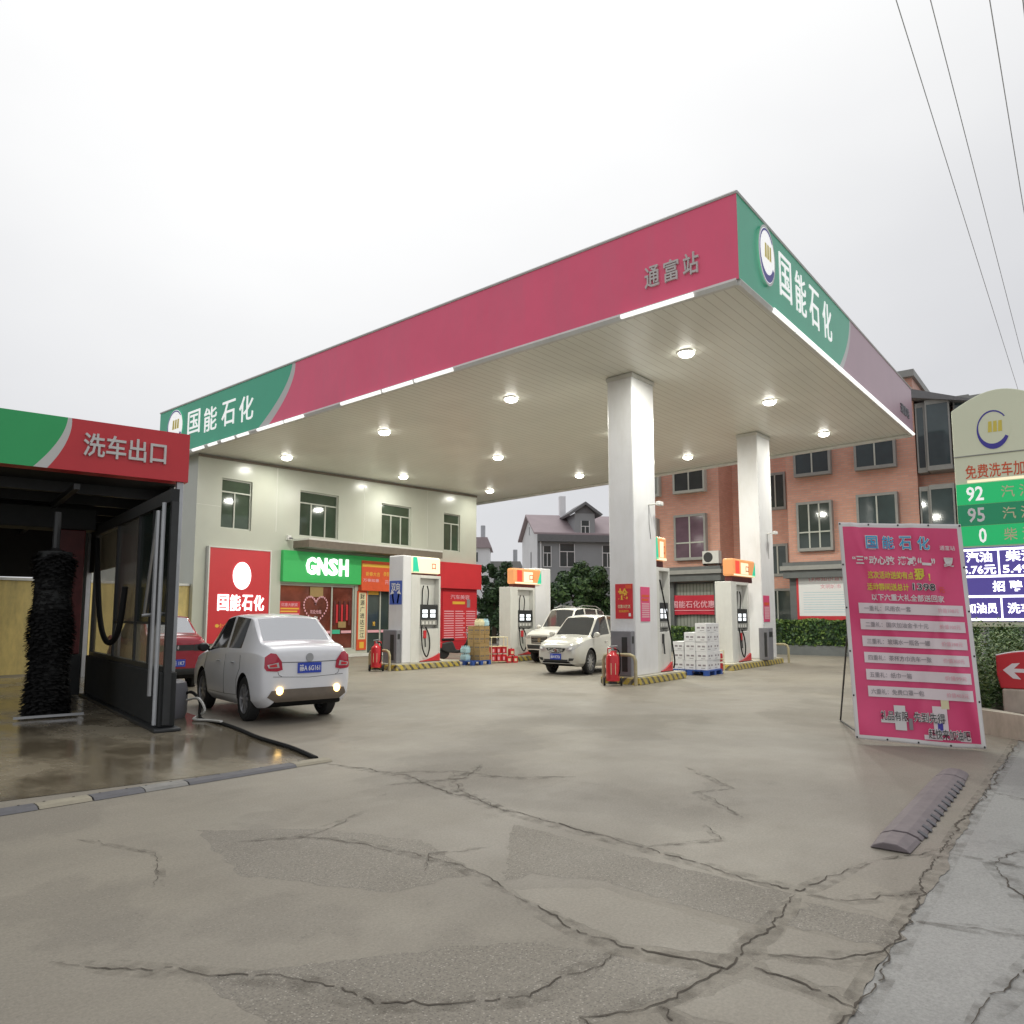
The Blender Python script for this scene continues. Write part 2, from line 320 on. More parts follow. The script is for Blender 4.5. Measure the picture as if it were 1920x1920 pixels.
# ------------------------------------------------------------------ mesh helpers
class B:
    def __init__(s): s.v = []; s.f = []; s.m = []; s.mats = []; s.sm = []
    def mi(s, m):
        m = M[m] if isinstance(m, str) else m
        if m not in s.mats: s.mats.append(m)
        return s.mats.index(m)
    def face(s, pts, m, sm=False):
        n = len(s.v); s.v += [tuple(p) for p in pts]; s.f.append(tuple(range(n, n + len(pts)))); s.m.append(s.mi(m)); s.sm.append(sm); return s
    def raw(s, vs, fs, m, sm=False):
        n = len(s.v); s.v += [tuple(p) for p in vs]; k = s.mi(m)
        for f in fs: s.f.append(tuple(i + n for i in f)); s.m.append(k); s.sm.append(sm)
        return s
    def box(s, x0, x1, y0, y1, z0, z1, m):
        v = [(x0, y0, z0), (x1, y0, z0), (x1, y1, z0), (x0, y1, z0), (x0, y0, z1), (x1, y0, z1), (x1, y1, z1), (x0, y1, z1)]
        return s.raw(v, [(0, 3, 2, 1), (4, 5, 6, 7), (0, 1, 5, 4), (1, 2, 6, 5), (2, 3, 7, 6), (3, 0, 4, 7)], m)
    def hexa(s, v, m): return s.raw(v, [(0, 3, 2, 1), (4, 5, 6, 7), (0, 1, 5, 4), (1, 2, 6, 5), (2, 3, 7, 6), (3, 0, 4, 7)], m)
    def prism(s, poly, f0, f1, m, mcap=None):   # poly list of 2d, f0/f1 map 2d -> 3d
        n = len(poly); a = [f0(*p) for p in poly]; b = [f1(*p) for p in poly]
        s.raw(a + b, [(i, (i + 1) % n, (i + 1) % n + n, i + n) for i in range(n)], m)
        s.face(a[::-1], mcap or m); s.face(b, mcap or m); return s
    def tube(s, pts, r, m, n=8, cap=True, sm=True):
        pts = [Vector(p) for p in pts]; rr = r if hasattr(r, '__len__') else [r] * len(pts)
        vs_, fs = [], []; up = None
        for i, p in enumerate(pts):
            d = (pts[min(i + 1, len(pts) - 1)] - pts[max(i - 1, 0)]).normalized()
            if up is None: up = Vector((0, 0, 1)) if abs(d.z) < .9 else Vector((1, 0, 0))
            a = d.cross(up).normalized(); up = a.cross(d).normalized()
            for k in range(n):
                t = 2 * pi * k / n; vs_.append(p + rr[i] * (math.cos(t) * a + math.sin(t) * up))
        for i in range(len(pts) - 1):
            for k in range(n):
                fs.append((i * n + k, i * n + (k + 1) % n, (i + 1) * n + (k + 1) % n, (i + 1) * n + k))
        s.raw(vs_, fs, m, sm)
        if cap: s.face(vs_[:n][::-1], m); s.face(vs_[-n:], m)
        return s
    def lathe(s, prof, c, m, n=24, axis='z', sm=True, sc=(1, 1)):
        vs_, fs = [], []
        for (r, h) in prof:
            for k in range(n):
                t = 2 * pi * k / n; a, b = r * math.cos(t), r * math.sin(t)
                p = (a, b, h) if axis == 'z' else ((a * sc[0], h, b * sc[1]) if axis == 'y' else (h, a * sc[0], b * sc[1]))
                vs_.append((c[0] + p[0], c[1] + p[1], c[2] + p[2]))
        for i in range(len(prof) - 1):
            for k in range(n): fs.append((i * n + k, i * n + (k + 1) % n, (i + 1) * n + (k + 1) % n, (i + 1) * n + k))
        s.raw(vs_, fs, m, sm)
        return s
    def disc(s, c, xd, yd, rx, ry, m, n=28, d=0.):
        c, xd, yd = Vector(c), Vector(xd), Vector(yd)
        pts = [c + xd * rx * math.cos(2 * pi * k / n) + yd * ry * math.sin(2 * pi * k / n) for k in range(n)]
        s.face(pts, m)
        if d:
            nn = xd.cross(yd) * (-d)
            b = [p + nn for p in pts]
            s.raw(pts + b, [(i, i + n, (i + 1) % n + n, (i + 1) % n) for i in range(n)], m)
        return s

def mk(name, b, parent=None, bevel=0., sharp=35, loc=None, rot=None):
    me = bpy.data.meshes.new(name)
    me.from_pydata(b.v, [], b.f)
    for m in b.mats: me.materials.append(m)
    me.polygons.foreach_set('material_index', b.m)
    me.polygons.foreach_set('use_smooth', b.sm)
    me.update()
    o = bpy.data.objects.new(name, me); col.objects.link(o)
    if bevel:
        bm = bmesh.new(); bm.from_mesh(me); bmesh.ops.remove_doubles(bm, verts=bm.verts, dist=1e-5); bmesh.ops.recalc_face_normals(bm, faces=bm.faces); bm.to_mesh(me); bm.free()
        md = o.modifiers.new('bevel', 'BEVEL'); md.width = bevel; md.segments = 2; md.limit_method = 'ANGLE'; md.angle_limit = R(40)
    if any(b.sm):
        try: me.set_sharp_from_angle(angle=R(sharp))
        except Exception: pass
    if parent: o.parent = parent
    if loc: o.location = loc
    if rot is not None: o.rotation_euler = (0, 0, rot)
    return o

def tag(o, label, cat, group=None):
    o['label'] = label; o['category'] = cat
    if group: o['group'] = group
    return o
def thing(name, label, cat, loc=(0, 0, 0), rot=0., group=None):
    o = bpy.data.objects.new(name, None); col.objects.link(o); o.empty_display_size = .2
    o.location = loc; o.rotation_euler = (0, 0, rot)
    return tag(o, label, cat, group)
def struct(name, b): o = mk(name, b); o['kind'] = 'structure'; return o
def copy_tree(o, parent=None):
    c = o.copy(); col.objects.link(c)
    if parent: c.parent = parent
    for ch in list(o.children): copy_tree(ch, c)
    return c

_tc = {}
def text_geo(body, bold=0.):
    k = (body, bold)
    if k not in _tc:
        cu = bpy.data.curves.new('t', 'FONT'); cu.body = body; cu.resolution_u = 2; cu.offset = bold
        o = bpy.data.objects.new('t', cu); col.objects.link(o)
        bpy.context.view_layer.update()
        me = bpy.data.meshes.new_from_object(o.evaluated_get(bpy.context.evaluated_depsgraph_get()))
        v = np.array([x.co[:2] for x in me.vertices]); f = [tuple(p.vertices) for p in me.polygons]
        bpy.data.objects.remove(o); bpy.data.meshes.remove(me); bpy.data.curves.remove(cu)
        lo, hi = v.min(0), v.max(0)
        v = (v - (lo + hi) / 2) / np.maximum(hi - lo, 1e-6)
        _tc[k] = (v, f)
    return _tc[k]
def text(b, body, mapf, cx, cy, w, h, m, bold=.012, d=0., z=.004):
    v, f = text_geo(body, bold)
    V = [mapf(cx + x * w, cy + y * h, z + d) for x, y in v]
    b.raw(V, f, m)
    if d:   # returned edges of raised letters
        cnt = {}
        for p in f:
            for i in range(len(p)):
                e = (p[i], p[(i + 1) % len(p)]); k = (min(e), max(e)); cnt[k] = None if k in cnt else e
        V0 = [mapf(cx + x * w, cy + y * h, 0) for x, y in v]
        n = len(V)
        b.raw(V + V0, [(e[1], e[0], e[0] + n, e[1] + n) for e in cnt.values() if e], m)
    return b
def plane(o, xd, yd):
    o, xd, yd = Vector(o), Vector(xd), Vector(yd); nn = xd.cross(yd).normalized()
    return lambda x, y, z=0.: o + xd * x + yd * y + nn * z
def rect(b, mapf, x0, x1, y0, y1, m, z=.004): return b.face([mapf(x0, y0, z), mapf(x1, y0, z), mapf(x1, y1, z), mapf(x0, y1, z)], m)
def emblem(b, mapf, cx, cy, rx, ry, disc='lit_white', z=.004, rim=None):
    n = 32
    b.face([mapf(cx + rx * math.cos(2 * pi * k / n), cy + ry * math.sin(2 * pi * k / n), z) for k in range(n)], disc)
    if rim:
        for k in range(n):
            a0, a1 = 2 * pi * k / n, 2 * pi * (k + 1) / n
            b.face([mapf(cx + rx * q * math.cos(a), cy + ry * q * math.sin(a), z + .002) for a, q in ((a0, 1.09), (a1, 1.09), (a1, 1.0), (a0, 1.0))], rim)
    ks = 26; a_s, a_e = R(40), R(335)
    for k in range(ks):
        t0, t1 = k / ks, (k + 1) / ks
        w0, w1 = [.07 + .20 * max(0, math.sin((t - .35) * pi / .9)) ** 2 if t > .35 else .07 + .04 * t for t in (t0, t1)]
        a0, a1 = a_s + (a_e - a_s) * t0, a_s + (a_e - a_s) * t1
        P = lambda a, q: mapf(cx + rx * q * math.cos(a), cy + ry * q * math.sin(a), z + .006)
        b.face([P(a0, .97), P(a1, .97), P(a1, .97 - w1), P(a0, .97 - w0)], 'purple')
    for i in range(3):
        x = cx + rx * (-.18 + .3 * i)
        b.face([mapf(x - rx * .13, cy - ry * .12, z + .006), mapf(x + rx * .11, cy - ry * .12, z + .006), mapf(x + rx * .13, cy + ry * .42, z + .006), mapf(x - rx * .07, cy + ry * .42, z + .006)], 'yellow_mark')

def leaf_cloud(b, centers, rad, n, size, mats, flat=1., seed=0, up=.3):
    r = np.random.default_rng(seed); C = np.array(centers); Rr = np.array(rad)
    idx = r.choice(len(C), n, p=(Rr ** 2) / np.sum(Rr ** 2))
    d = r.normal(size=(n, 3)); d /= np.linalg.norm(d, axis=1)[:, None]
    rad_ = Rr[idx] * (r.random(n) ** .38)
    P = C[idx] + d * rad_[:, None] * np.array([1, 1, flat])
    nn = d + r.normal(size=(n, 3)) * .7 + np.array([0, 0, up]); nn /= np.linalg.norm(nn, axis=1)[:, None]
    a = np.cross(nn, r.normal(size=(n, 3))); a /= np.linalg.norm(a, axis=1)[:, None]; c = np.cross(nn, a)
    s = size * (.6 + .8 * r.random(n))[:, None]
    mm = r.choice(len(mats), n)
    for i in range(n):
        p, u, w = P[i], a[i] * s[i], c[i] * s[i] * .55
        b.face([p - u, p + w, p + u, p - w], mats[mm[i]])
    return b

# ------------------------------------------------------------------ ground, road, slab, cracks
b = B(); b.face([(-400, -400, -.012), (400, -400, -.012), (400, 400, -.012), (-400, 400, -.012)], 'far_ground'); struct('ground', b)
edge_ = [(-60, -3.93, 0), (-16.01, -3.93, 0)]; o_ = 0.
for i in range(360):
    o_ = o_ * .9 + random.gauss(0, .006); edge_.append((-16 + i * .06, -3.93 + o_ + .012 * random.random(), 0))
b = B(); b.face(edge_ + [(60, -3.93, 0), (60, 60, 0), (-60, 60, 0)], 'concrete'); struct('forecourt', b)
def ragged(pts, j=.03, seg=.07):
    o = []
    for i in range(len(pts)):
        p, q = Vector(pts[i]), Vector(pts[(i + 1) % len(pts)]); k = max(2, int((q - p).length / seg))
        o += [p.lerp(q, t / k) + Vector((random.gauss(0, j), random.gauss(0, j))) for t in range(k)]
    return o
b = B()
for pts, m in (([(-8.23, -.97), (-8.35, -2.12), (-8.42, -3.26), (-8.98, -3.3), (-9.0, -2.83), (-8.91, -2.23), (-9.1, -1.81), (-9.34, -1.74)], 'aggregate'),
    ([(-8.49, -3.38), (-8.47, -3.88), (-8.63, -3.93), (-8.89, -3.9), (-8.86, -3.62), (-8.91, -3.40)], 'aggregate'),
    ([(-8.37, -3.35), (-7.81, -3.50), (-8.12, -3.90), (-8.44, -3.88)], 'smooth_slab'), ([(-8.95, -3.42), (-8.92, -3.62), (-8.97, -3.88), (-9.2, -3.8), (-9.32, -3.40)], 'smooth_slab'),
    ([(-9.38, -3.42), (-9.25, -3.85), (-9.45, -3.86), (-9.5, -3.5)], 'smooth_slab'), ([(-9.62, -3.45), (-9.66, -3.86), (-10.0, -3.88), (-10.1, -3.3)], 'smooth_slab'),
    ([(-10.33, -2.03), (-9.90, -2.45), (-9.80, -2.86), (-9.70, -3.26), (-10.1, -3.2), (-10.5, -3.0), (-11.3, -2.35), (-11.2, -1.4)], 'aggregate'),
    ([(-9.40, -1.86), (-9.05, -2.28), (-9.1, -3.22), (-9.45, -3.28), (-9.65, -2.79), (-9.52, -2.13)], 'smooth_slab'), ([(-9.9, .9), (-9.3, .2), (-9.0, -.7), (-9.3, -1.5), (-9.9, -1.3), (-10.3, -.3)], 'aggregate')):
    b.face([(p.x, p.y, .0006) for p in ragged(pts, .014)], m)
struct('pavement_patches', b)
b = B(); b.face([(-60, -40, -.004), (60, -40, -.004), (60, -3.90, -.004), (-60, -3.90, -.004)], 'asphalt'); struct('road', b)
WT = R(-14); W0 = Vector((-6.03, 8.4, 0)); E1 = Vector((math.cos(WT), math.sin(WT), 0)); E2 = Vector((-math.sin(WT), math.cos(WT), 0))
def wp(s, t, z=0.): p = W0 + E1 * s + E2 * t; return (p.x, p.y, z)
b = B(); b.face([wp(-9, -6.1, .004), wp(.02, -6.15, .004), wp(0, 10.2, .004), wp(-9, 10.2, .004)], 'wetslab'); struct('wash_apron', b)

RB = []
def ribbon(b, pts, w, m, z=.004, jit=.022, seg=.035):
    RB.append((pts, w, z))
    P = [Vector((p[0], p[1], 0)) for p in pts]; L_ = []
    for i in range(len(P) - 1):
        k = max(2, int((P[i + 1] - P[i]).length / seg))
        L_ += [P[i].lerp(P[i + 1], j / k) for j in range(k)]
    L_.append(P[-1]); off = 0.; wr = 1.; pr = None; n = len(L_)
    for i, p in enumerate(L_):
        off = off * .9 + (random.gauss(0, jit * .5) if jit < .05 else 0)
        d = (L_[min(i + 1, n - 1)] - L_[max(i - 1, 0)]).normalized(); nn = Vector((-d.y, d.x, 0))
        e = min(i, n - 1 - i) / max(3, n * .12); wr = wr * .72 + random.choice((.1, .4, .7, 1., 1.4, 2.4)) * .28; ww = w * (.30 if jit < .05 else .5) * min(1, .15 + e) * (wr if jit < .05 else 1.)
        c = p + nn * off; q = (c + nn * ww, c - nn * ww)
        if pr and (jit >= .05 or random.random() > .10): b.face([(pr[0].x, pr[0].y, z), (pr[1].x, pr[1].y, z), (q[1].x, q[1].y, z), (q[0].x, q[0].y, z)], m)
        pr = q
b = B()
for pts, w in [([(-7.57, 2.36), (-7.47, 1.06), (-7.97, -.76), (-8.16, -2.1), (-8.34, -3.3), (-7.4, -3.53)], .016),
    ([(-9.48, -1.93), (-9.67, -2.51), (-9.73, -2.81), (-9.59, -3.32), (-9.17, -3.33), (-8.41, -3.32)], .016),
    ([(-8.37, -3.31), (-8.32, -3.57), (-7.83, -3.95)], .013), ([(-9.37, -3.37), (-9.25, -3.62), (-8.89, -3.94)], .013),
    ([(-9.5, -3.43), (-9.55, -3.75), (-9.61, -3.97)], .016), ([(-9.89, .4), (-9.53, .11), (-9.04, .2), (-8.67, .29)], .008),
    ([(-9.53, .11), (-9.37, -.21), (-9.3, -.82), (-9.28, -1.32), (-9.48, -1.93)], .008), ([(-11.57, -.66), (-11.28, -1.18), (-10.94, -1.79), (-10.87, -2.23), (-10.4, -2.75), (-9.73, -2.81)], .012),
    ([(-7.5, 1.4), (-7.0, .8), (-6.9, .1), (-6.4, -.4)], .010), ([(-7.9, .9), (-7.2, .5), (-6.5, .8)], .010), ([(-7.0, .8), (-7.6, .2), (-7.97, -.76)], .010),
    ([(-5.2, -1.1), (-5.9, -1.9), (-6.3, -1.7), (-6.9, -2.4)], .007), ([(-8.16, -2.1), (-7.6, -2.5), (-7.3, -2.2)], .007),
    ([(-10.1, -3.2), (-10.3, -3.6), (-10.2, -3.95)], .014), ([(-10.4, -3.0), (-10.62, -3.4), (-10.75, -3.92)], .014), ([(-9.59, -3.32), (-10.1, -3.2), (-10.4, -3.0)], .016),
    ([(-7.4, -3.53), (-7.1, -3.75), (-6.6, -3.93)], .008), ([(-8.8, -1.2), (-9.2, -1.0), (-9.5, -1.2)], .006), ([(-13, -3.88), (-9.6, -3.92), (-6, -3.91), (-2, -3.94), (4, -3.94)], .016),
    ([(-10.6, 1.4), (-10.4, .6), (-10.7, -.1)], .005)]:
    ribbon(b, pts, w, 'crack')
for pts in ([(-9.6, -4.3), (-8.2, -4.6), (-7.0, -4.2), (-5.5, -4.7)], [(-8.4, -3.95), (-8.2, -4.6), (-8.6, -5.3)], [(-6.9, -3.95), (-7.0, -4.4), (-6.4, -4.9)], [(-4.5, -3.95), (-4.9, -4.6), (-3.5, -4.8)], [(-9.9, -4.2), (-10.2, -4.9)]):
    ribbon(b, pts, .011, 'crack', z=.001)
struct('pavement_cracks', b)
st_ = random.getstate(); b = B()
for pts, w, z in list(RB):
    ribbon(b, pts, min(.16, w * 14), 'crack_stain', z=z - .0028, jit=.05, seg=.10)
struct('crack_stains', b); random.setstate(st_)

# ------------------------------------------------------------------ canopy
LY, LX, FH = 21.6, 17.67, 1.7226
def zs(x, y): return 8 - .0315 * y + .0278 * x
can = thing('fuel_canopy', 'large flat forecourt canopy with red and green fascia on two white square columns', 'canopy')
b = B(); t_ = .03
b.face([(0, 0, zs(0, 0) + t_), (0, LY, zs(0, LY) + t_), (LX, LY, zs(LX, LY) + t_), (LX, 0, zs(LX, 0) + t_)], 'soffit')
mk('soffit', b, can)
b = B(); h = FH - .1
b.face([(.1, .1, zs(0, 0) + h), (LX - .1, .1, zs(LX, 0) + h), (LX - .1, LY - .1, zs(LX, LY) + h), (.1, LY - .1, zs(0, LY) + h)], 'galv'); mk('roof_deck', b, can)
lf = lambda y, q, d=0.: Vector((-d, y, zs(0, y) + q * FH))            # long fascia (y, fraction)
rf = lambda x, q, d=0.: Vector((x, -d, zs(x, 0) + q * FH))            # short fascia
def swoosh(q, y0, y1, p=1.7): return y0 + (y1 - y0) * (1 - (1 - q) ** p)
K = 14
def fascia(face, a0, a1, sw, m0, m1, name, wd):
    b = B(); qs = [i / K for i in range(K + 1)]
    for i in range(K):
        q0, q1 = qs[i], qs[i + 1]
        s0, s1 = swoosh(q0, *sw), swoosh(q1, *sw); w0, w1 = wd * (1 - q0 * .75), wd * (1 - q1 * .75)
        b.face([face(a0, q0), face(s0, q0), face(s1, q1), face(a0, q1)], m0)
        b.face([face(s0, q0), face(s0 + w0, q0), face(s1 + w1, q1), face(s1, q1)], 'silver')
        b.face([face(s0 + w0, q0), face(a1, q0), face(a1, q1), face(s1 + w1, q1)], m1)
    return mk(name, b, can)
fascia(lf, LY, 0, (15.45, 13.75), 'green_fascia', 'red_fascia', 'fascia', -.55)
fascia(rf, 0, LX, (7.1, 8.5), 'green_fascia', 'pale_pink', 'fascia', .35)
b = B()
b.face([(LX, 0, zs(LX, 0)), (LX, LY, zs(LX, LY)), (LX, LY, zs(LX, LY) + FH), (LX, 0, zs(LX, 0) + FH)], 'pale_pink')
b.face([(0, LY, zs(0, LY)), (LX, LY, zs(LX, LY)), (LX, LY, zs(LX, LY) + FH), (0, LY, zs(0, LY) + FH)], 'pale_pink')
mk('fascia', b, can)
b = B()
for (p, q) in (((0, 0), (0, LY)), ((0, 0), (LX, 0)), ((LX, 0), (LX, LY)), ((0, LY), (LX, LY))):
    P, Q = [Vector((x, y, zs(x, y))) for x, y in (p, q)]
    b.tube([P + Vector((.05, .05, -.03)), Q + Vector((.05 if q[0] == 0 else -.05, .05, -.03))], .085, 'soft_white', 6)
    b.tube([P + Vector((0, 0, FH)), Q + Vector((0, 0, FH))], .035, 'silver', 6)
mk('edge_trim', b, can)
mapL = lambda y, q, d=0.: Vector((-d, -y, zs(0, -y) + q * FH))
b = B()
for ch, y, q in (('国', 19.25, .55), ('能', 18.2, .50), ('石', 17.12, .49), ('化', 16.1, .46)): text(b, ch, mapL, -y, q, .78, .48, 'lit_white', .004, d=.015)
emblem(b, mapL, -20.45, .57, .52, .36, 'lit_white', z=.05)
mk('lit_lettering', b, can)
b = B()
for ch, y in (('通', 1.78), ('富', 1.36), ('站', .94)): text(b, ch, mapL, -y, .345, .32, .26, 'grey_letter', .01, d=.04)
mk('lettering', b, can)
b = B()
for ch, x in (('国', 2.8), ('能', 3.9), ('石', 4.98), ('化', 6.1)): text(b, ch, rf, x, .555, .80, .56, 'lit_white', .0, d=.015)
emblem(b, rf, 1.5, .575, .46, .34, 'lit_white', z=.05, rim='silver')
mk('lit_lettering', b, can)
b = B(); text(b, '通富站', rf, 16.1, .33, 1.5, .20, 'greyplastic', .01, d=.03); mk('lettering', b, can)
# light strips hung under the fascia edges
segs = [(.9, 2.5), (7.2, 8.5), (8.6, 9.7), (9.8, 11.4), (13.1, 14.0), (14.1, 15.4), (15.9, 16.5), (16.7, 17.4), (17.7, 18.2), (18.5, 19.2)]
for a, c in segs:
    b = B(); b.tube([lf(a, -.03, .03), lf(c, -.03, .03)], .045, 'led_tube', 6); mk('light_strip', b, can)
for i in range(10):
    a, c = 1.85 + i * 1.575, 1.85 + i * 1.575 + 1.5
    b = B(); b.tube([rf(a, -.03, .03), rf(c, -.03, .03)], .05, 'led_tube', 6); mk('light_strip', b, can)
# two columns carrying the road side of the canopy
for x0, x1 in ((3.54, 4.75), (12.75, 14.1)):
    b = B(); y0, y1 = 4.2, 4.94; z0 = .2
    b.hexa([(x0, y0, z0), (x1, y0, z0), (x1, y1, z0), (x0, y1, z0)] + [(x, y, zs(x, y) - .012) for x, y in ((x0, y0), (x1, y0), (x1, y1), (x0, y1))], 'column')
    mk('column', b, can, bevel=.03)
    b = B()
    b.hexa([(x, y, zs(x, y) - .10) for x, y in ((x0 - .02, y0 - .02), (x1 + .02, y0 - .02), (x1 + .02, y1 + .02), (x0 - .02, y1 + .02))] + [(x, y, zs(x, y) + .01) for x, y in ((x0 - .02, y0 - .02), (x1 + .02, y0 - .02), (x1 + .02, y1 + .02), (x0 - .02, y1 + .02))], 'soft_white')
    mk('column_shade_band', b, can)  # slightly darker band standing in for shading at the column top

# ceiling lights
b = B(); b.lathe([(.215, .02), (.215, -.015), (.19, -.02), (.19, -.01)], (0, 0, 0), 'soft_white', 24); fr_ = b
b = B(); b.lathe([(.19, -.01), (.185, -.045), (.15, -.085), (.08, -.11), (.0, -.118)], (0, 0, 0), 'lamp', 24); df_ = b
ld = bpy.data.lights.new('downlight', 'AREA'); ld.shape = 'DISK'; ld.size = .45; ld.energy = 260; ld.color = (1, .99, .89)
ld2 = ld.copy(); ld2.name = 'downlight_shop_row'; ld2.energy = 62
rows = {3.15: 'row along the red fascia', 9.1: 'middle row', 15.0: 'row farthest from red fascia'}
ords = ['nearest the green corner', 'second from the green corner', 'third from the green corner', 'nearest the shop']
proto = None
for xr, rn in rows.items():
    for i, yy in enumerate((2.5, 7.85, 13.1, 18.35)):
        if proto is None:
            proto = thing('ceiling_light', '', 'ceiling light'); mk('frame', fr_, proto); mk('diffuser', df_, proto)
            lo = bpy.data.objects.new('downlight', ld); col.objects.link(lo); lo.parent = proto; lo.location = (0, 0, -.14)
            o = proto
        else: o = copy_tree(proto)
        o.location = (xr, yy, zs(xr, yy) + .012)
        for c_ in o.children:
            if c_.type == 'LIGHT': c_.data = ld2 if i == 3 else ld
        tag(o, f'round lit ceiling light, {ords[i]}, {rn}', 'ceiling light', 'ceiling lights under the canopy')

# ------------------------------------------------------------------ shop building
S = 19.7
shop = thing('shop_building', 'white two storey panelled shop with green windows under the canopy end', 'building')
X0, X1 = .47, 15.57
wins = [(1.41, 2.65, 4.83, 6.66), (4.80, 6.72, 4.83, 6.66), (9.12, 10.93, 4.85, 6.66), (13.15, 14.33, 4.83, 6.66)]
def wall_with_holes(b, x0, x1, z0, ztop, holes, m, f):
    xs = sorted({x0, x1, *[h[0] for h in holes], *[h[1] for h in holes]}); zz = sorted({z0, *[h[2] for h in holes], *[h[3] for h in holes]})
    for i in range(len(xs) - 1):
        xa, xb = xs[i], xs[i + 1]
        for j in range(len(zz)):
            za = zz[j]; last = j == len(zz) - 1
            zb0, zb1 = (ztop(xa), ztop(xb)) if last else (zz[j + 1], zz[j + 1])
            cx, cz = (xa + xb) / 2, (za + zb0) / 2
            if any(h[0] < cx < h[1] and h[2] < cz < h[3] for h in holes): continue
            b.face([f(xa, za), f(xb, za), f(xb, zb1), f(xa, zb0)], m)
ground_holes = [(4.0, 7.70, .30, 2.93), (8.42, 9.95, .05, 2.90)]
b = B()
wall_with_holes(b, X0, X1, 0, lambda x: zs(x, S) - .03, wins + ground_holes, 'wall', lambda x, z: (x, S, z))
b.face([(X0, S + 9, 0), (X0, S, 0), (X0, S, zs(X0, S) - .03), (X0, S + 9, 7.3)], 'wall')
b.face([(X1, S, 0), (X1, S + 9, 0), (X1, S + 9, 7.3), (X1, S, zs(X1, S) - .03)], 'wall')
b.face([(X0, S + 9, 0), (X0, S + 9, 7.3), (X1, S + 9, 7.3), (X1, S + 9, 0)], 'wall')
for (a, c, z0, z1) in wins + ground_holes:     # reveals
    d = .16
    b.face([(a, S, z0), (a, S, z1), (a, S + d, z1), (a, S + d, z0)], 'wall'); b.face([(c, S, z0), (c, S + d, z0), (c, S + d, z1), (c, S, z1)], 'wall')
    b.face([(a, S, z1), (c, S, z1), (c, S + d, z1), (a, S + d, z1)], 'wall'); b.face([(a, S, z0), (a, S + d, z0), (c, S + d, z0), (c, S, z0)], 'wall')
mk('wall', b, shop)
b = B(); b.hexa([(X0, S - .05, zs(X0, S) - .10), (X1, S - .05, zs(X1, S) - .10), (X1, S - .004, zs(X1, S) - .10), (X0, S - .004, zs(X0, S) - .10), (X0, S - .05, zs(X0, S) - .015), (X1, S - .05, zs(X1, S) - .015), (X1, S - .004, zs(X1, S) - .015), (X0, S - .004, zs(X0, S) - .015)], 'lintel'); mk('shadow_gap_strip', b, shop)  # dark strip painted for the shadow gap between wall and soffit
b = B()
for x in (3.7, 3.73, 8.1, 12.0): b.box(x, x + .012, S - .004, S + .01, 4.9, zs(x, S) - .1, 'soft_white')
for z in (5.6,): b.box(X0, 1.40, S - .003, S + .01, z, z + .01, 'soft_white')
mk('panel_joint', b, shop)
def sash(parent, a, c, z0, z1, glass, vs_, hz, fw=.05, y=S + .10, frame='frame_alu'):
    b = B()
    b.box(a, a + fw, y - .03, y + .03, z0, z1, frame); b.box(c - fw, c, y - .03, y + .03, z0, z1, frame)
    b.box(a + fw, c - fw, y - .03, y + .03, z1 - fw, z1, frame); b.box(a + fw, c - fw, y - .03, y + .03, z0, z0 + fw, frame)
    if hz: b.box(a + fw, c - fw, y - .028, y + .028, hz - fw / 2, hz + fw / 2, frame)
    for v in vs_: b.box(v - fw / 2, v + fw / 2, y - .026, y + .026, z0 + fw, (hz or z1) - fw / 2, frame)
    w = mk('window', b, parent)
    b = B(); b.face([(a, y + .01, z0), (c, y + .01, z0), (c, y + .01, z1), (a, y + .01, z1)], glass); mk('pane', b, w); return w
sash(shop, *wins[0], 'glass_green', [1.98], 6.18)
sash(shop, *wins[1], 'glass_green', [5.4, 6.1], 6.18)
sash(shop, *wins[2], 'glass_green', [9.75, 10.35], 6.18)
sash(shop, *wins[3], 'glass_green', [13.75], 6.18)
w = sash(shop, *ground_holes[0], 'shopglass', [6.55], None, .06)
y = S + .095; mp = plane((0, y, 0), (1, 0, 0), (0, 0, 1))
b = B()
for k in range(44):       # heart of paper flowers stuck on the pane
    t = 2 * pi * k / 44; hx = .036 * 16 * math.sin(t) ** 3; hy = .042 * (13 * math.cos(t) - 5 * math.cos(2 * t) - 2 * math.cos(3 * t) - math.cos(4 * t))
    b.disc(mp(5.75 + hx, 1.95 + hy, .02), (1, 0, 0), (0, 0, 1), .035, .045, 'pink', 8)
text(b, '欢迎光临', mp, 5.75, 1.85, .55, .16, 'pink', z=.02); text(b, '您', mp, 5.75, 1.55, .2, .26, 'paper', z=.02)
rect(b, mp, 4.05, 5.0, 1.45, 2.25, 'sign_red', .015); text(b, '优惠大酬宾', mp, 4.5, 2.12, .75, .14, 'pink', z=.02)
for i in range(5): rect(b, mp, 4.1, 4.95 - .08 * (i % 2), 1.5 + i * .11, 1.56 + i * .11, 'gold' if i > 2 else 'pink', .02)
rect(b, mp, 6.6, 7.0, .95, 1.12, 'green_fascia', .02); rect(b, mp, 7.05, 7.6, .97, 1.08, 'pink', .02); rect(b, mp, 5.3, 6.5, .97, 1.08, 'pink', .02)
for i in range(7): rect(b, mp, 6.65 + .13 * i, 6.75 + .13 * i, 1.3 + .1 * (i % 3), 2.3 - .15 * (i % 2), 'sign_red' if i % 2 else 'darkred', .018)
rect(b, mp, 6.9, 7.3, 1.2, 1.45, 'carton', .02); rect(b, mp, 5.45, 6.1, 2.45, 2.85, 'carton', .018)
mk('sticker', b, w)
dr = sash(shop, *ground_holes[1], 'glass_dark', [9.2], None, .06)
b = B(); rect(b, mp, 8.5, 9.15, .97, 1.08, 'pink', .02); rect(b, mp, 9.25, 9.9, .97, 1.08, 'pink', .02); text(b, '推', mp, 8.85, 1.35, .15, .2, 'gold', z=.02)
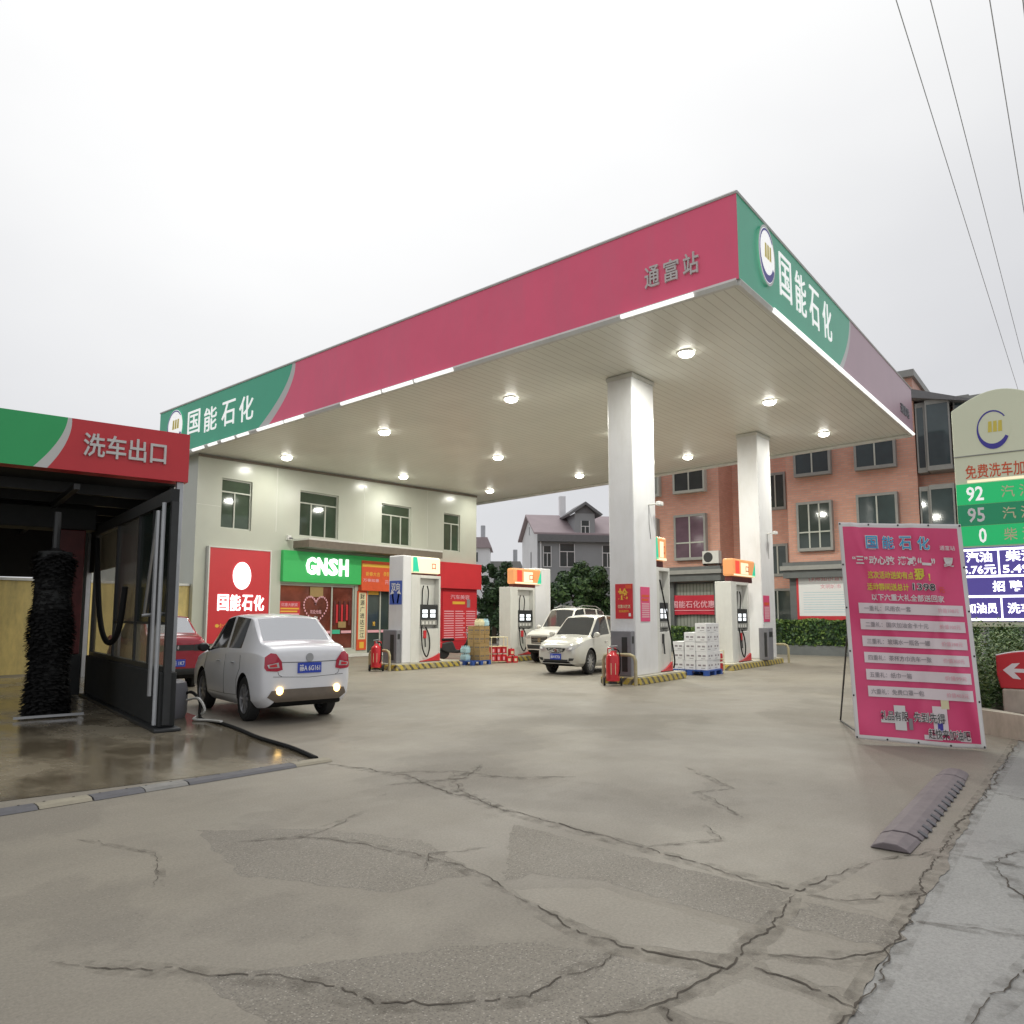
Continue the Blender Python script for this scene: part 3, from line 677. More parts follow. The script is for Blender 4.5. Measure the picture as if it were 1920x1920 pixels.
rect(b, mp, 8.5, 9.1, 2.6, 2.85, 'gold', .015); mk('sticker', b, dr)
b = B(); b.box(4.53, 12.0, S - 1.0, S - .003, 4.32, 4.60, 'lintel'); b.box(4.53, 12.0, S - 1.0, S - .003, 4.603, 4.68, 'soft_white'); mk('awning_slab', b, shop)
b = B(); b.box(3.9, 10.1, S - .20, S - .003, 0, .12, 'soft_white'); mk('step', b, shop)
b = B()
b.box(4.2, 4.35, S - .12, S - .004, 4.62, 4.80, 'white'); b.tube([(4.28, S - .12, 4.7), (4.28, S - .3, 4.66)], .03, 'greyplastic'); mk('wall_bracket', b, shop)
# signs on the shop
Q = plane((0, S, 0), (1, 0, 0), (0, 0, 1))
def board(name, label, cat, x0, x1, z0, z1, m, d=.06, frame=None):
    t = thing(name, label, cat, ((x0 + x1) / 2, S, z0))
    b = B(); b.box(x0 - (x0 + x1) / 2, x1 - (x0 + x1) / 2, -d, -.004, 0, z1 - z0, m); mk('panel', b, t, bevel=.008)
    if frame:
        b = B(); w = x1 - x0; h = z1 - z0
        for q in ((-w / 2 - .05, -w / 2 - .002, 0, h), (w / 2 + .002, w / 2 + .05, 0, h), (-w / 2 - .05, w / 2 + .05, h + .002, h + .05)): b.box(q[0], q[1], -d - .02, -.004, q[2], q[3], frame)
        mk('frame', b, t)
    return t, plane((0, -d, 0), (1, 0, 0), (0, 0, 1))
t, p = board('light_box_sign', 'red light box sign with glowing white disc on the shop wall behind the white sedan', 'sign', .97, 3.42, .72, 4.10, 'sign_red', .14, 'soft_white')
b = B(); [text(b, c_, p, .07 - .725 + .483 * k_, 1.44, .42, .58, 'glow_white', .015, d=.03) for k_, c_ in enumerate('国能石化')]; n = 28
b.face([p(.05 + .37 * math.cos(2 * pi * k / n), 2.42 + .50 * math.sin(2 * pi * k / n), .03) for k in range(n)], 'glow_white'); mk('lit_lettering', b, t)
b = B(); text(b, '●便利店', p, -.55, .62, .75, .15, 'gold'); mk('lettering', b, t)
t, p = board('shop_sign', 'long green shop fascia sign with glowing white block letters above the shop window', 'sign', 3.98, 9.95, 3.0, 4.21, 'sign_green', .18)
b = B(); [text(b, c_, p, 6.075 - 6.965 - .82 + .547 * k_, .66, .47, .70, 'glow_white', .035, d=.05) for k_, c_ in enumerate('GNSH')]; mk('lit_lettering', b, t)
t, p = board('festive_banner', 'orange red festive banner with gold print over the shop door', 'banner', 7.86, 10.3, 2.75, 4.03, 'orange', .22)
b = B(); rect(b, p, -1.2, 1.2, 1.02, 1.15, 'gold'); text(b, '新春大吉', p, -.6, .72, .8, .18, 'gold'); text(b, '万事如意', p, -.7, .45, .9, .14, 'pink'); text(b, '恭贺新禧', p, .35, .75, .7, .2, 'gold'); text(b, '开门红', p, .4, .40, .6, .2, 'pink')
mk('print', b, t)
t, p = board('couplet_scroll', 'narrow red vertical couplet scroll with black characters beside the shop door', 'scroll', 7.80, 8.33, .25, 2.74, 'orange', .05)
b = B(); rect(b, p, -.20, .20, .45, 2.42, 'cream')
for i, ch in enumerate('财源广进达三江'): text(b, ch, p, 0, 2.26 - i * .272, .24, .22, 'ink', z=.008)
rect(b, p, -.12, .12, .08, .34, 'gold'); mk('print', b, t)
t = thing('red_shutter_bay', 'red roller shutter bay with a printed price poster at the right end of the shop', 'roller shutter', (14.22, S, 0))
b = B(); b.box(-1.6, 1.42, -.30, -.004, 3.0, 4.25, 'sign_red'); mk('header_box', b, t, bevel=.01)
b = B(); b.box(-1.6, 1.35, -.06, -.004, 0, 2.998, 'rollred'); mk('shutter', b, t)
b = B(); p = plane((0, -.06, 0), (1, 0, 0), (0, 0, 1)); rect(b, p, -1.2, 1.3, .5, 2.85, 'sign_red', .02)
text(b, '汽车美容', p, .05, 2.6, 1.4, .22, 'pink', z=.03); rect(b, p, -.5, .4, 2.25, 2.38, 'gold', .03); rect(b, p, .55, .8, 2.1, 2.5, 'bar_ink', .03)
for i in range(12):
    for j in range(3): rect(b, p, -1.1 + j * .8, -.4 + j * .8 - .12 * ((i * j) % 2), .62 + i * .115, .665 + i * .115, 'pink', .03)
mk('poster', b, t)

# low compound wall left of the shop
cw = B(); cw.box(-14, .46, S + .2, S + .5, 0, 2.72, 'yellow_wall'); cw.box(-14, .46, S + .16, S + .54, 2.722, 2.80, 'soft_white')
tag(mk('compound_wall', cw), 'stained yellow compound wall beyond the car wash', 'wall')

# ------------------------------------------------------------------ car wash bay
bay = thing('car_wash_bay', 'dark open car wash bay with green and red fascia sign', 'car wash', tuple(W0), WT)
b = B(); SL = -6.6
fz0, fz1 = 4.18, 5.09
def wf(s, q, d=0.): return Vector((s, -d, fz0 + (fz1 - fz0) * q))
for i in range(K):
    q0, q1 = i / K, (i + 1) / K
    s0, s1 = swoosh(q0, -2.46, -2.0), swoosh(q1, -2.46, -2.0); w0, w1 = .20 * (1 - q0 * .7), .20 * (1 - q1 * .7)
    b.face([wf(SL, q0), wf(s0, q0), wf(s1, q1), wf(SL, q1)], 'wash_green')
    b.face([wf(s0, q0), wf(s0 + w0, q0), wf(s1 + w1, q1), wf(s1, q1)], 'silver')
    b.face([wf(s0 + w0, q0), wf(0, q0), wf(0, q1), wf(s1 + w1, q1)], 'sign_red')
b.box(SL, 0, .004, .35, fz0, fz1, 'sign_red'); mk('fascia', b, bay)
b = B(); text(b, '洗车出口', wf, -1.08, .53, 1.34, .46, 'silver', .015, d=.04); mk('lettering', b, bay)
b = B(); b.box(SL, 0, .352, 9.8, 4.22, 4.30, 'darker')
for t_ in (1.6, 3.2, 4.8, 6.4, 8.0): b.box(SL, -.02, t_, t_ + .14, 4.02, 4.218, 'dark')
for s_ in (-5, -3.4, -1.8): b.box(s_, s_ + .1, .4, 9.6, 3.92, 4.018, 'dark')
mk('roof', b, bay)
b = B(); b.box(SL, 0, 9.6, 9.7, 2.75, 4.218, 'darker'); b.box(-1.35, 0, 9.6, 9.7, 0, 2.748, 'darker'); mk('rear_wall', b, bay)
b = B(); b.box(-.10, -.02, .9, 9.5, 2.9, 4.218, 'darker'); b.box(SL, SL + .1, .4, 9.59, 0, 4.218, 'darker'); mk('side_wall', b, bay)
b = B(); b.box(-.18, -.06, .05, .17, 0, fz0 - .002, 'galv'); mk('post', b, bay, bevel=.01)
for tt in (5.0, 9.4):
    b = B(); b.box(-.16, -.05, tt - .055, tt + .055, 0, 4.01, 'galv'); mk('post', b, bay)

# washing gantry beside the lane
g = thing('wash_gantry', 'tall dark wash machine gantry with dirty glass screens and hanging hose', 'wash machine', tuple(W0), WT)
s0 = -.85
b = B()
for tt, w_ in ((-2.6, .10), (-1.5, .05), (-.5, .05), (1.3, .05), (3.6, .08)): b.box(s0 - .05, s0 + .05, tt - w_ / 2, tt + w_ / 2, .1, 3.42, 'dark')
b.box(s0 - .06, s0 + .06, -2.6, 3.64, 3.422, 3.62, 'darker'); b.box(s0 - .05, s0 + .05, -2.5, 3.55, .86, .94, 'dark'); b.box(s0 - .03, s0 + .03, -2.5, 1.28, 1.56, 1.60, 'dark')
mk('frame', b, g)
M['screen_clear'] = mat('hazy_clear_screen', (.42, .38, .26), .2, noise=.2, scale=.8, dirt=(.14, .11, .06), damt=.6, alpha=.38)
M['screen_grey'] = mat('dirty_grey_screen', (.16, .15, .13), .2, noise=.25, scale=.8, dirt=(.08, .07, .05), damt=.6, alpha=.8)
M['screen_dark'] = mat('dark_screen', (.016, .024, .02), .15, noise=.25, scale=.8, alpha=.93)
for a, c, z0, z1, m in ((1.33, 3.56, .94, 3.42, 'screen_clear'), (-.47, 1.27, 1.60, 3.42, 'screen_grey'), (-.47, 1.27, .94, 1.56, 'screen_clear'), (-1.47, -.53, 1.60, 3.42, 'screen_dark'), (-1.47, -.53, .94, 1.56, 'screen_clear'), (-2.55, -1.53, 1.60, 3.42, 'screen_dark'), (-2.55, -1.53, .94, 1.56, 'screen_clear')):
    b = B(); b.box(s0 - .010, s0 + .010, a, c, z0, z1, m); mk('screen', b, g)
b = B(); b.box(s0 - .10, s0 + .14, -2.6, 3.7, .06, .86, 'darker'); b.box(s0 - .18, s0 + .2, -2.75, 3.8, .0, .058, 'dark'); mk('base', b, g, bevel=.02)
b = B(); hp = [(s0 - .12, 3.0, 3.3), (s0 - .14, 2.6, 2.6), (s0 - .16, 2.0, 1.7), (s0 - .18, 1.3, 1.28), (s0 - .18, .6, 1.22), (s0 - .16, .1, 1.5), (s0 - .14, -.1, 2.2)]
def smooth(P, k=6):
    P = [Vector(p) for p in P]; o = []
    for i in range(len(P) - 1):
        p0, p1, p2, p3 = P[max(i - 1, 0)], P[i], P[i + 1], P[min(i + 2, len(P) - 1)]
        for j in range(k):
            t = j / k; o.append(.5 * ((2 * p1) + (p2 - p0) * t + (2 * p0 - 5 * p1 + 4 * p2 - p3) * t * t + (3 * p1 - p0 - 3 * p2 + p3) * t ** 3))
    return o + [P[-1]]
b.tube(smooth(hp), .05, 'black', 8); mk('hose', b, g)
b = B(); b.tube([(s0 - .15, -2.3, .5), (s0 - .15, -2.3, 3.3)], .045, 'steel'); b.tube([(s0 - .15, -2.3, 3.3), (s0 - .15, -1.7, 1.7)], .035, 'steel'); b.tube([(s0 - .14, -2.56, .1), (s0 - .14, -2.56, 3.4)], .03, 'galv'); b.tube([(s0 - .3, -2.2, 1.7), (s0 + .1, -2.2, 1.74)], .025, 'steel'); mk('spray_pipe', b, g)
b = B(); b.box(-1.62, -1.12, 3.4, 3.9, .9, 3.5, 'darkred'); b.box(-1.66, -1.08, 3.35, 3.95, .06, .898, 'darker'); b.box(-4.6, -.95, 3.3, 4.0, 3.502, 3.95, 'darker'); mk('cabinet', b, g, bevel=.02)
# brush
br = thing('wash_brush', 'tall black rotating wash brush standing in the wet bay', 'wash brush', wp(-2.0, .5), WT)
b = B(); r2 = np.random.default_rng(3)
for i in range(4200):
    a = r2.random() * 2 * pi; z = .12 + r2.random() * 2.75; L_ = .33 + .05 * r2.random() - .03 * (z > 2) + .03 * math.sin(z * 5); dz = -.20 * r2.random() - .08
    c, s_ = math.cos(a), math.sin(a); w_ = .03
    b.face([(.05 * c - w_ * s_, .05 * s_ + w_ * c, z), (.05 * c + w_ * s_, .05 * s_ - w_ * c, z), (L_ * c + w_ * s_, L_ * s_ - w_ * c, z + dz), (L_ * c - w_ * s_, L_ * s_ + w_ * c, z + dz)], 'black')
b.lathe([(.26, .2), (.30, 1.5), (.26, 2.8)], (0, 0, 0), 'darker', 20); mk('bristles', b, br)
b = B(); b.tube([(0, 0, 0), (0, 0, 3.5)], .06, 'dark'); b.box(-.35, .35, -.08, .08, 0, .1, 'galv'); b.box(-.5, .5, -.5, -.46, .03, .07, 'steel'); mk('shaft', b, br)
# drum and hose by the gantry foot
b = B(); b.lathe([(0, .62), (.2, .62), (.27, .58), (.30, .45), (.30, .1), (.27, 0), (0, 0)], (0, 0, 0), 'greyplastic', 24); o = mk('water_drum', b, loc=wp(-.42, -1.0)); tag(o, 'grey plastic drum at the foot of the wash gantry', 'drum')
b = B(); b.tube(smooth([wp(-.25, -1.1, .35), wp(-.12, -1.25, .42), wp(-.05, -1.5, .28), wp(-.1, -1.75, .04), wp(.0, -2.2, .03), wp(.02, -3.2, .03), wp(-.02, -4.2, .03), wp(.03, -5.2, .03), wp(-.02, -6.1, .03)]), .026, 'black', 6)
tag(mk('drain_hose', b), 'black hose lying along the edge of the wet slab', 'hose')
b = B(); b.tube(smooth([wp(-.2, -1.3, .30), wp(-.1, -1.6, .34), wp(-.04, -1.75, .16), wp(-.12, -1.6, .05), wp(-.2, -1.75, .03), wp(-.05, -2.0, .03), wp(0, -2.5, .06)]), .022, 'soft_white', 6)
tag(mk('white_hose', b), 'short white hose curled beside the grey drum', 'hose')
# rubber ramp modules across the slab edge
P0, P1 = Vector((-7.42, 2.40, 0)), Vector((-10.9, 2.76, 0)); dd = (P1 - P0).normalized(); ang = math.atan2(dd.y, dd.x)
names = ['first', 'second', 'third', 'fourth', 'fifth', 'sixth', 'seventh', 'eighth']; u_ = 0.
for i, (k, Lm) in enumerate(((0, .47), (1, 1.22), (2, .42), (1, .46), (0, .44), (1, .46), (2, .45), (1, .5))):
    b = B(); h = .032; kind = ('ramp_yellow', 'ramp_grey', 'ramp_pale')[k]
    b.prism([(-.115, .004), (-.08, h * .85), (-.03, h), (.03, h), (.08, h * .85), (.115, .004)], lambda y, z: (.006, y, z), lambda y, z: (Lm - .006, y, z), kind)
    for xx in np.arange(.12, Lm - .05, .24):
        b.disc((xx, -.045, h * .97 + .004), (1, 0, 0), (0, 1, 0), .012, .012, 'black', 8)
    q = P0 + dd * u_; o = mk('rubber_ramp', b, loc=(q.x, q.y + random.uniform(-.012, .012), 0), rot=ang + R(random.uniform(-1.2, 1.2))); u_ += Lm
    tag(o, f'{("faded yellow", "dark grey", "pale grey")[k]} rubber ramp module, {names[i]} from right before the wash', 'rubber ramp', 'rubber ramp modules before the car wash')

# ------------------------------------------------------------------ pump islands and dispensers
def island(x0, x1, y0, y1, label):
    t = thing('pump_island', label, 'pump island', ((x0 + x1) / 2, (y0 + y1) / 2, 0), 0, 'pump islands')
    w, d = (x1 - x0) / 2, (y1 - y0) / 2
    b = B(); b.box(-w, w, -d, d, 0, .17, 'hazard'); mk('kerb', b, t, bevel=.015)
    b = B(); b.box(-w + .03, w - .03, -d + .03, d - .03, .172, .2, 'planter'); mk('top_slab', b, t)
island(3.3, 6.0, 4.0, 5.1, 'near pump island with worn yellow kerb under the front canopy column')
island(9.4, 14.25, 4.02, 5.1, 'far pump island with worn yellow kerb at the road side')
island(3.0, 5.95, 12.2, 13.4, 'striped yellow and black pump island in front of the shop')
island(8.7, 12.2, 12.2, 13.75, 'pump island behind the white cars with worn yellow kerb')

def dispenser(x0, x1, y, col_right, z1, hx0, hx1, hz0, hz1, label, lit='orange', loopy=True):
    """x0..x1 along the lane face (normal -Y) at depth y; col_right: pillar stands on the +X end"""
    W_ = x1 - x0; D = .55
    t = thing('fuel_dispenser', label, 'fuel pump', (x0, y, .2), 0, 'fuel dispensers'); H_ = z1 - .2
    b = B(); st = W_ * .30; re = W_ * .06
    lo_ = H_ * .38
    # hollow body: end strips, top, lower cabinet, back panel
    b.box(0, st, 0, D, 0, H_, 'soft_white'); b.box(W_ - re, W_, 0, D, 0, H_, 'soft_white')
    b.box(st + .001, W_ - re - .001, .0, D, H_ - .10, H_ - .001, 'soft_white'); b.box(st + .001, W_ - re - .001, .004, D, 0, lo_, 'soft_white')
    b.box(st + .001, W_ - re - .001, .20, D, lo_ + .001, H_ - .101, 'soft_white'); mk('body', b, t, bevel=.012)
    xa, xb = st + .02, W_ - re - .02; xm = (xa + xb) / 2
    b = B(); b.box(xa, xb, .03, .195, H_ * .415, H_ * .66, 'dark'); dp = mk('display_unit', b, t, bevel=.01)
    p = plane((0, .03, 0), (1, 0, 0), (0, 0, 1)); ww = (xb - xa)
    b = B()
    for q in (.28, .72):
        rect(b, p, xa + ww * (q - .14), xa + ww * (q + .14), H_ * .56, H_ * .60, 'screen'); rect(b, p, xa + ww * (q - .14), xa + ww * (q + .14), H_ * .51, H_ * .55, 'screen')
    mk('screen', b, dp)
    b = B(); rect(b, p, xa + ww * .05, xa + ww * .95, H_ * .42, H_ * .48, 'frame_grey')
    for i in range(4): rect(b, p, xa + ww * (.12 + .2 * i), xa + ww * (.24 + .2 * i), H_ * .43, H_ * .465, 'soft_white', .008)
    mk('keypad', b, dp)
    b = B()
    if loopy:
        b.tube(smooth([(xa + .05, -.02, H_ * .42), (xa + .0, -.06, H_ * .33), (xa + .03, -.08, H_ * .16), (xa + ww * .25, -.09, H_ * .06), (xa + ww * .42, -.08, H_ * .16), (xa + ww * .42, -.05, H_ * .30), (xa + ww * .25, -.03, H_ * .40)]), .022, 'black', 6)
        mk('hose', b, t); b = B(); b.tube(smooth([(xa + ww * .2, .1, H_ * .64), (xa + ww * .16, .06, H_ * .8), (xa + ww * .25, .08, H_ * .88)]), .02, 'black', 6)
        mk('hose', b, t); b = B(); b.tube(smooth([(xa + ww * .5, .1, H_ * .64), (xa + ww * .5, .06, H_ * .8), (xa + ww * .45, .08, H_ * .88)]), .02, 'black', 6)
    else:
        b.tube(smooth([(xa + ww * .1, .02, H_ * .88), (xa + ww * .3, -.05, H_ * .66), (xa + ww * .6, -.12, H_ * .38), (xa + ww * .95, -.14, H_ * .12), (xa + ww * .98, -.10, H_ * .03)]), .022, 'black', 6)
    mk('hose', b, t)
    b = B(); b.box(xa + ww * .16, xa + ww * .30, -.03, .0, H_ * .27, H_ * .36, 'red' if loopy else 'dark'); b.tube([(xa + ww * .23, -.03, H_ * .27), (xa + ww * .23, -.05, H_ * .17)], .02, 'dark'); mk('nozzle', b, t)
    b = B(); n = 10; pts = [(xa - .02, .02)] + [(xa - .02 + (W_ - re - xa + .04) * i / n, .035 + .22 * (i / n) ** 1.6) for i in range(n + 1)] + [(W_ - re + .02, .02)]
    b.prism(pts, lambda x, z: (x, -.05, z), lambda x, z: (x, -.004, z), 'red'); b.box(xa - .04, W_ + .0, -.06, -.004, 0, .018, 'dark'); mk('wave_panel', b, t)
    # light box over the dispenser, cantilevered from its pillar
    hl, hr = hx0 - x0, hx1 - x0; z0, z2 = hz0 - .2, hz1 - .2
    b = B(); b.box(hl, hr, -.06, .30, z0, z2, 'warm_on' if lit == 'orange' else 'warm_white'); hb = mk('light_box', b, t, bevel=.06)
    p = plane((0, -.06, 0), (1, 0, 0), (0, 0, 1)); hw = hr - hl; hh = z2 - z0
    b = B()
    if col_right: b.face([p(hr, z0 + .03, .006), p(hr - hw * .16, z0 + .03, .006), p(hr, z2 - .03, .006)], 'green_on'); rect(b, p, hl + hw * .1, hl + hw * .28, z0 + hh * .15, z2 - hh * .12, 'red_on', .006)
    else: b.face([p(hl, z0 + .03, .006), p(hl + hw * .22, z0 + .03, .006), p(hl + hw * .14, z2 - .03, .006), p(hl, z2 - .03, .006)], 'green_on')
    if lit == 'orange': rect(b, p, hl + hw * .34, hl + hw * .68, z0 + hh * .14, z2 - hh * .2, 'warm_white', .006)
    text(b, '口', p, hl + hw * (.74 if not col_right else .62), z0 + hh * .45, hw * .14, hh * .34, 'orange', .02, z=.01); rect(b, p, hl + .04, hr - .04, z0 + .012, z0 + hh * .12, 'warm_white', .006); mk('face_print', b, hb)
    b = B(); b.box(hl + .1, hr - .1, .02, .26, H_ + .001, z0 - .002, 'darkred'); mk('neck', b, t)
    return t
dispenser(4.80, 5.72, 4.30, False, 3.0, 4.80, 5.46, 3.17, 3.82, 'fuel dispenser behind the front canopy column, black hose hanging across its screens', loopy=False)
dispenser(10.05, 11.6, 4.25, True, 2.80, 10.1, 12.1, 2.98, 3.55, 'fuel dispenser at the left of the rear canopy column, hose looped')
dispenser(3.84, 5.22, 12.45, False, 3.02, 3.84, 5.15, 3.08, 3.62, 'fuel dispenser in front of the shop with pale lit head, hose looped', lit='white')
dispenser(9.0, 10.55, 12.4, True, 2.78, 9.15, 10.9, 2.90, 3.5, 'fuel dispenser behind the white cars with orange lit head')
for nm, x0, x1, y0, y1, z1, lab in (('island_pillar', 3.42, 3.80, 12.40, 13.05, 3.62, 'short white pillar with a blue road sign on the island before the shop'), ('island_pillar', 10.6, 11.65, 12.40, 13.05, 3.57, 'short white pillar behind the white cars, at the right of its dispenser')):
    b = B(); b.box(x0, x1, y0, y1, .2, z1, 'column'); tag(mk(nm, b, bevel=.03), lab, 'pillar', 'short pillars on the islands')
# posters and small signs on columns
def poster(name, label, o, xd, w, h, m, draw):
    t = thing(name, label, 'poster', o); p = plane((0, 0, 0), xd, (0, 0, 1)); nn = Vector(xd).cross(Vector((0, 0, 1)))
    b = B(); q = [p(-w / 2, -h / 2, .003), p(w / 2, -h / 2, .003), p(w / 2, h / 2, .003), p(-w / 2, h / 2, .003)]
    b.hexa(q + [v + nn * .008 for v in q], m); mk('sheet', b, t)
    b = B(); draw(b, lambda x, y, z=0.: p(x, y, z + .011)); mk('print', b, t); return t
def d1(b, p): text(b, '抢', p, -.02, .18, .3, .30, 'gold', .03); text(b, '优惠大放送', p, 0, -.13, .36, .09, 'cream'); text(b, '加油送好礼', p, 0, -.25, .3, .06, 'gold'); rect(b, p, .13, .19, -.38, -.30, 'paper'); rect(b, p, .05, .22, .32, .42, 'orange')
poster('promotion_poster', 'red poster with large gold character on the left face of the front column', (3.54, 4.52, 2.06), (0, -1, 0), .50, .88, 'sign_red', d1)
def d2(b, p):
    rect(b, p, -.2, .2, .18, .24, 'orange'); rect(b, p, -.2, .15, .08, .14, 'orange')
    for i in range(7): rect(b, p, -.2, .2, -.34 + i * .055, -.305 + i * .055, 'pink')
poster('notice_poster', 'narrow dark pink notice on the right face of the front column', (4.05, 4.2, 1.99), (1, 0, 0), .5, .88, 'banner_red', d2)
def d3(b, p):
    rect(b, p, -.24, .24, .12, .22, 'orange')
    for i in range(8): rect(b, p, -.24, .24, -.36 + i * .055, -.32 + i * .055, 'pink')
poster('notice_poster', 'narrow pink notice on the right face of the rear column', (13.15, 4.2, 1.94), (1, 0, 0), .62, .92, 'banner_red', d3)
def d4(b, p):
    text(b, '双向', p, 0, .18, .40, .28, 'paper', .02)
    for s_ in (-1, 1): b.face([p(s_ * .05, -.34), p(s_ * .12, -.34), p(s_ * .19, -.02), p(s_ * .12, -.02)], 'paper')
    b.face([p(-.26, -.06, .003), p(-.16, .09, .003), p(-.06, -.02, .003)], 'paper'); b.face([p(.26, -.06, .003), p(.06, -.02, .003), p(.16, .09, .003)], 'paper')
poster('lane_sign', 'blue lane sign with white characters and arrows on the short white pillar', (3.42, 12.72, 2.43), (0, -1, 0), .56, .76, 'blue', d4)
for x, z, lab in ((4.45, 4.60, 'small white security camera on the front column'), (13.6, 4.63, 'small white security camera on the rear column')):
    t = thing('security_camera', lab, 'camera', (x, 4.2, z), 0, 'security cameras on the columns')
    b = B(); b.tube([(-.1, -.002, 0), (-.1, -.22, 0)], .02, 'soft_white'); mk('arm', b, t)
    b = B(); b.box(-.02, .22, -.28, -.16, -.02, .09, 'white'); mk('housing', b, t, bevel=.02)
    b = B(); b.tube([(-.1, -.006, -.01), (-.12, -.02, -.5), (-.02, -.006, -.9)], .006, 'dark', 5); mk('cable', b, t)
# litter bins
for x, y, w_, d_, h_, lab in ((3.43, 4.52, .2, .58, 1.12, 'grey litter bin against the front column behind the extinguisher'), (3.31, 12.75, .2, .62, 1.05, 'grey litter bin against the short pillar before the shop'), (12.42, 4.0, .46, .34, 1.08, 'grey steel litter bin beside the rear column')):
    t = thing('litter_bin', lab, 'litter bin', (x, y, .2), 0, 'litter bins on the islands')
    b = B(); b.box(-w_ / 2, w_ / 2, -d_ / 2, d_ / 2, 0, h_, 'greyplastic'); mk('body', b, t, bevel=.02)
    b = B(); b.box(-w_ / 2 - .004, -w_ / 2 + .01, -d_ * .32, -d_ * .05, h_ * .1, h_ * .86, 'dark'); b.box(-w_ / 2 + .05, w_ / 2 - .05, -d_ / 2 - .004, -d_ / 2 + .01, h_ * .72, h_ * .88, 'dark'); mk('slot', b, t)
# wheeled extinguishers
def extinguisher(x, y, lab, sc=1.):
    t = thing('wheeled_extinguisher', lab, 'fire extinguisher', (x, y, 0), R(215), 'wheeled fire extinguishers')
    b = B(); r = .165 * sc; h_ = .99
    b.lathe([(0, .1), (r, .12), (r, h_ * .66), (r * .9, h_ * .74), (r * .45, h_ * .80), (r * .3, h_ * .85), (0, h_ * .86)], (0, 0, 0), 'red', 24); mk('cylinder', b, t)
    b = B(); b.box(-.005, r + .004, -.06, .06, .28, .55, 'cream')
    for i, v in enumerate(b.v):
        a = v[1] / r; b.v[i] = ((r + .004) * math.cos(a) if v[0] > 0 else (r - .02), (r + .004) * math.sin(a), v[2])
    mk('label_plate', b, t)
    b = B(); b.tube([(0, 0, h_ * .84), (0, 0, h_ * .93)], .03, 'steel'); b.tube([(-.02, -.10, h_ * .95), (.02, .12, h_ * .97)], .018, 'steel'); b.tube(smooth([(0, .03, h_ * .9), (.05, .16, h_ * .82), (.08, .17, .4), (.1, .12, .25)]), .016, 'black', 6); mk('valve', b, t)
    b = B()
    for s_ in (-1, 1): b.tube([(-r - .03, s_ * .1, .1), (-r - .03, s_ * .1, h_ * .9)], .014, 'red'); b.lathe([(.0, -.02), (.10, -.02), (.10, .02), (0, .02)], (-.03, s_ * (r + .04), .10), 'tyre', 16, 'y')
    b.tube([(-r - .03, -.1, h_ * .9), (-r - .03, .1, h_ * .9)], .014, 'red'); b.box(-.12, .12, -.1, .1, .05, .09, 'dark'); mk('trolley', b, t)
extinguisher(2.55, 12.62, 'red wheeled fire extinguisher in front of the shop side island')
extinguisher(2.85, 4.48, 'red wheeled fire extinguisher in front of the front canopy column')
# crash bars
def bar(x, y0, y1, h_, lab, axis='y'):
    b = B(); r = .14; P = [(y0, 0), (y0, h_ - r), (y0 + r * .3, h_ - r * .3), (y0 + r, h_), (y1 - r, h_), (y1 - r * .3, h_ - r * .3), (y1, h_ - r), (y1, 0)]
    b.tube([((0, p, z) if axis == 'y' else (p, 0, z)) for p, z in P], .042, 'pipe', 10); mkd = mk('crash_bar', b, loc=(x, 0, 0) if axis == 'y' else (0, x, 0)); tag(mkd, lab, 'crash bar', 'crash bars at the island ends')
bar(3.12, 4.0, 4.9, .74, 'worn pipe crash bar around the front extinguisher')
bar(14.45, 3.9, 4.9, .66, 'worn pipe crash bar at the far end of the rear column island')
bar(2.80, 12.3, 13.2, .62, 'worn pipe crash bar beside the shop side extinguisher')

# ------------------------------------------------------------------ goods on the forecourt
def pallet(x0, x1, y0, y1, lab):
    b = B(); h = .15; w, d = x1 - x0, y1 - y0
    for i in range(5): b.box(0, w, d * i / 5 + .01, d * (i + 1) / 5 - .02, h - .03, h, 'pallet')
    for i in (0, .44, .88):
        for j in (0, .44, .86): b.box(w * i, w * (i + .12), d * j, d * (j + .13), 0, h - .031, 'pallet')
    tag(mk('pallet', b, loc=(x0, y0, 0)), lab, 'pallet', 'blue plastic pallets')
pallet(7.0, 8.05, 3.80, 4.92, 'blue pallet under the white cartons')
pallet(6.3, 7.3, 11.95, 12.75, 'blue pallet under the brown cartons')
bx = {}
def carton(m, w, d, h, x, y, z, lab, grp):
    k = (m, w)
    if k not in bx:
        b = B(); b.box(0, w, 0, d, 0, h, m); p1, p2 = plane((0, 0, 0), (1, 0, 0), (0, 0, 1)), plane((0, 0, 0), (0, -1, 0), (0, 0, 1))
        ink = 'bar_ink' if m == 'whitebox' else 'lintel'
        for p, ww, s_ in ((p1, w, 1), (p2, d, -1)):
            for q in (.3, .7): rect(b, p, (ww * q - .05) * s_, (ww * q + .04) * s_, h * .42, h * .6, ink, .003)
            rect(b, p, ww * .2 * s_, ww * .55 * s_, h * .18, h * .24, ink, .003)
        bx[k] = mk('carton', b, bevel=.006); o = bx[k]
    else: o = bx[k].copy(); col.objects.link(o)
    o.location = (x + random.uniform(-.008, .008), y + random.uniform(-.008, .008), z); o.rotation_euler = (0, 0, R(random.uniform(-1.2, 1.2)))
    tag(o, lab, 'carton', grp)
lay = ['bottom', 'second', 'third', 'fourth', 'top']
for j, (hn, cn) in enumerate(((5, 'tall right column'), (4, 'middle column'), (3, 'low left column'))):
    for i in range(2):
        for k in range(hn):
            carton('whitebox', .46, .335, .262, 7.06 + i * .475, 3.85 + j * .35, .155 + k * .266, f'white carton, {lay[k] if k < hn - 1 else "topmost"} of the {cn} by the pump, {"left" if i == 0 else "right"} half', 'white cartons stacked on the pallet')
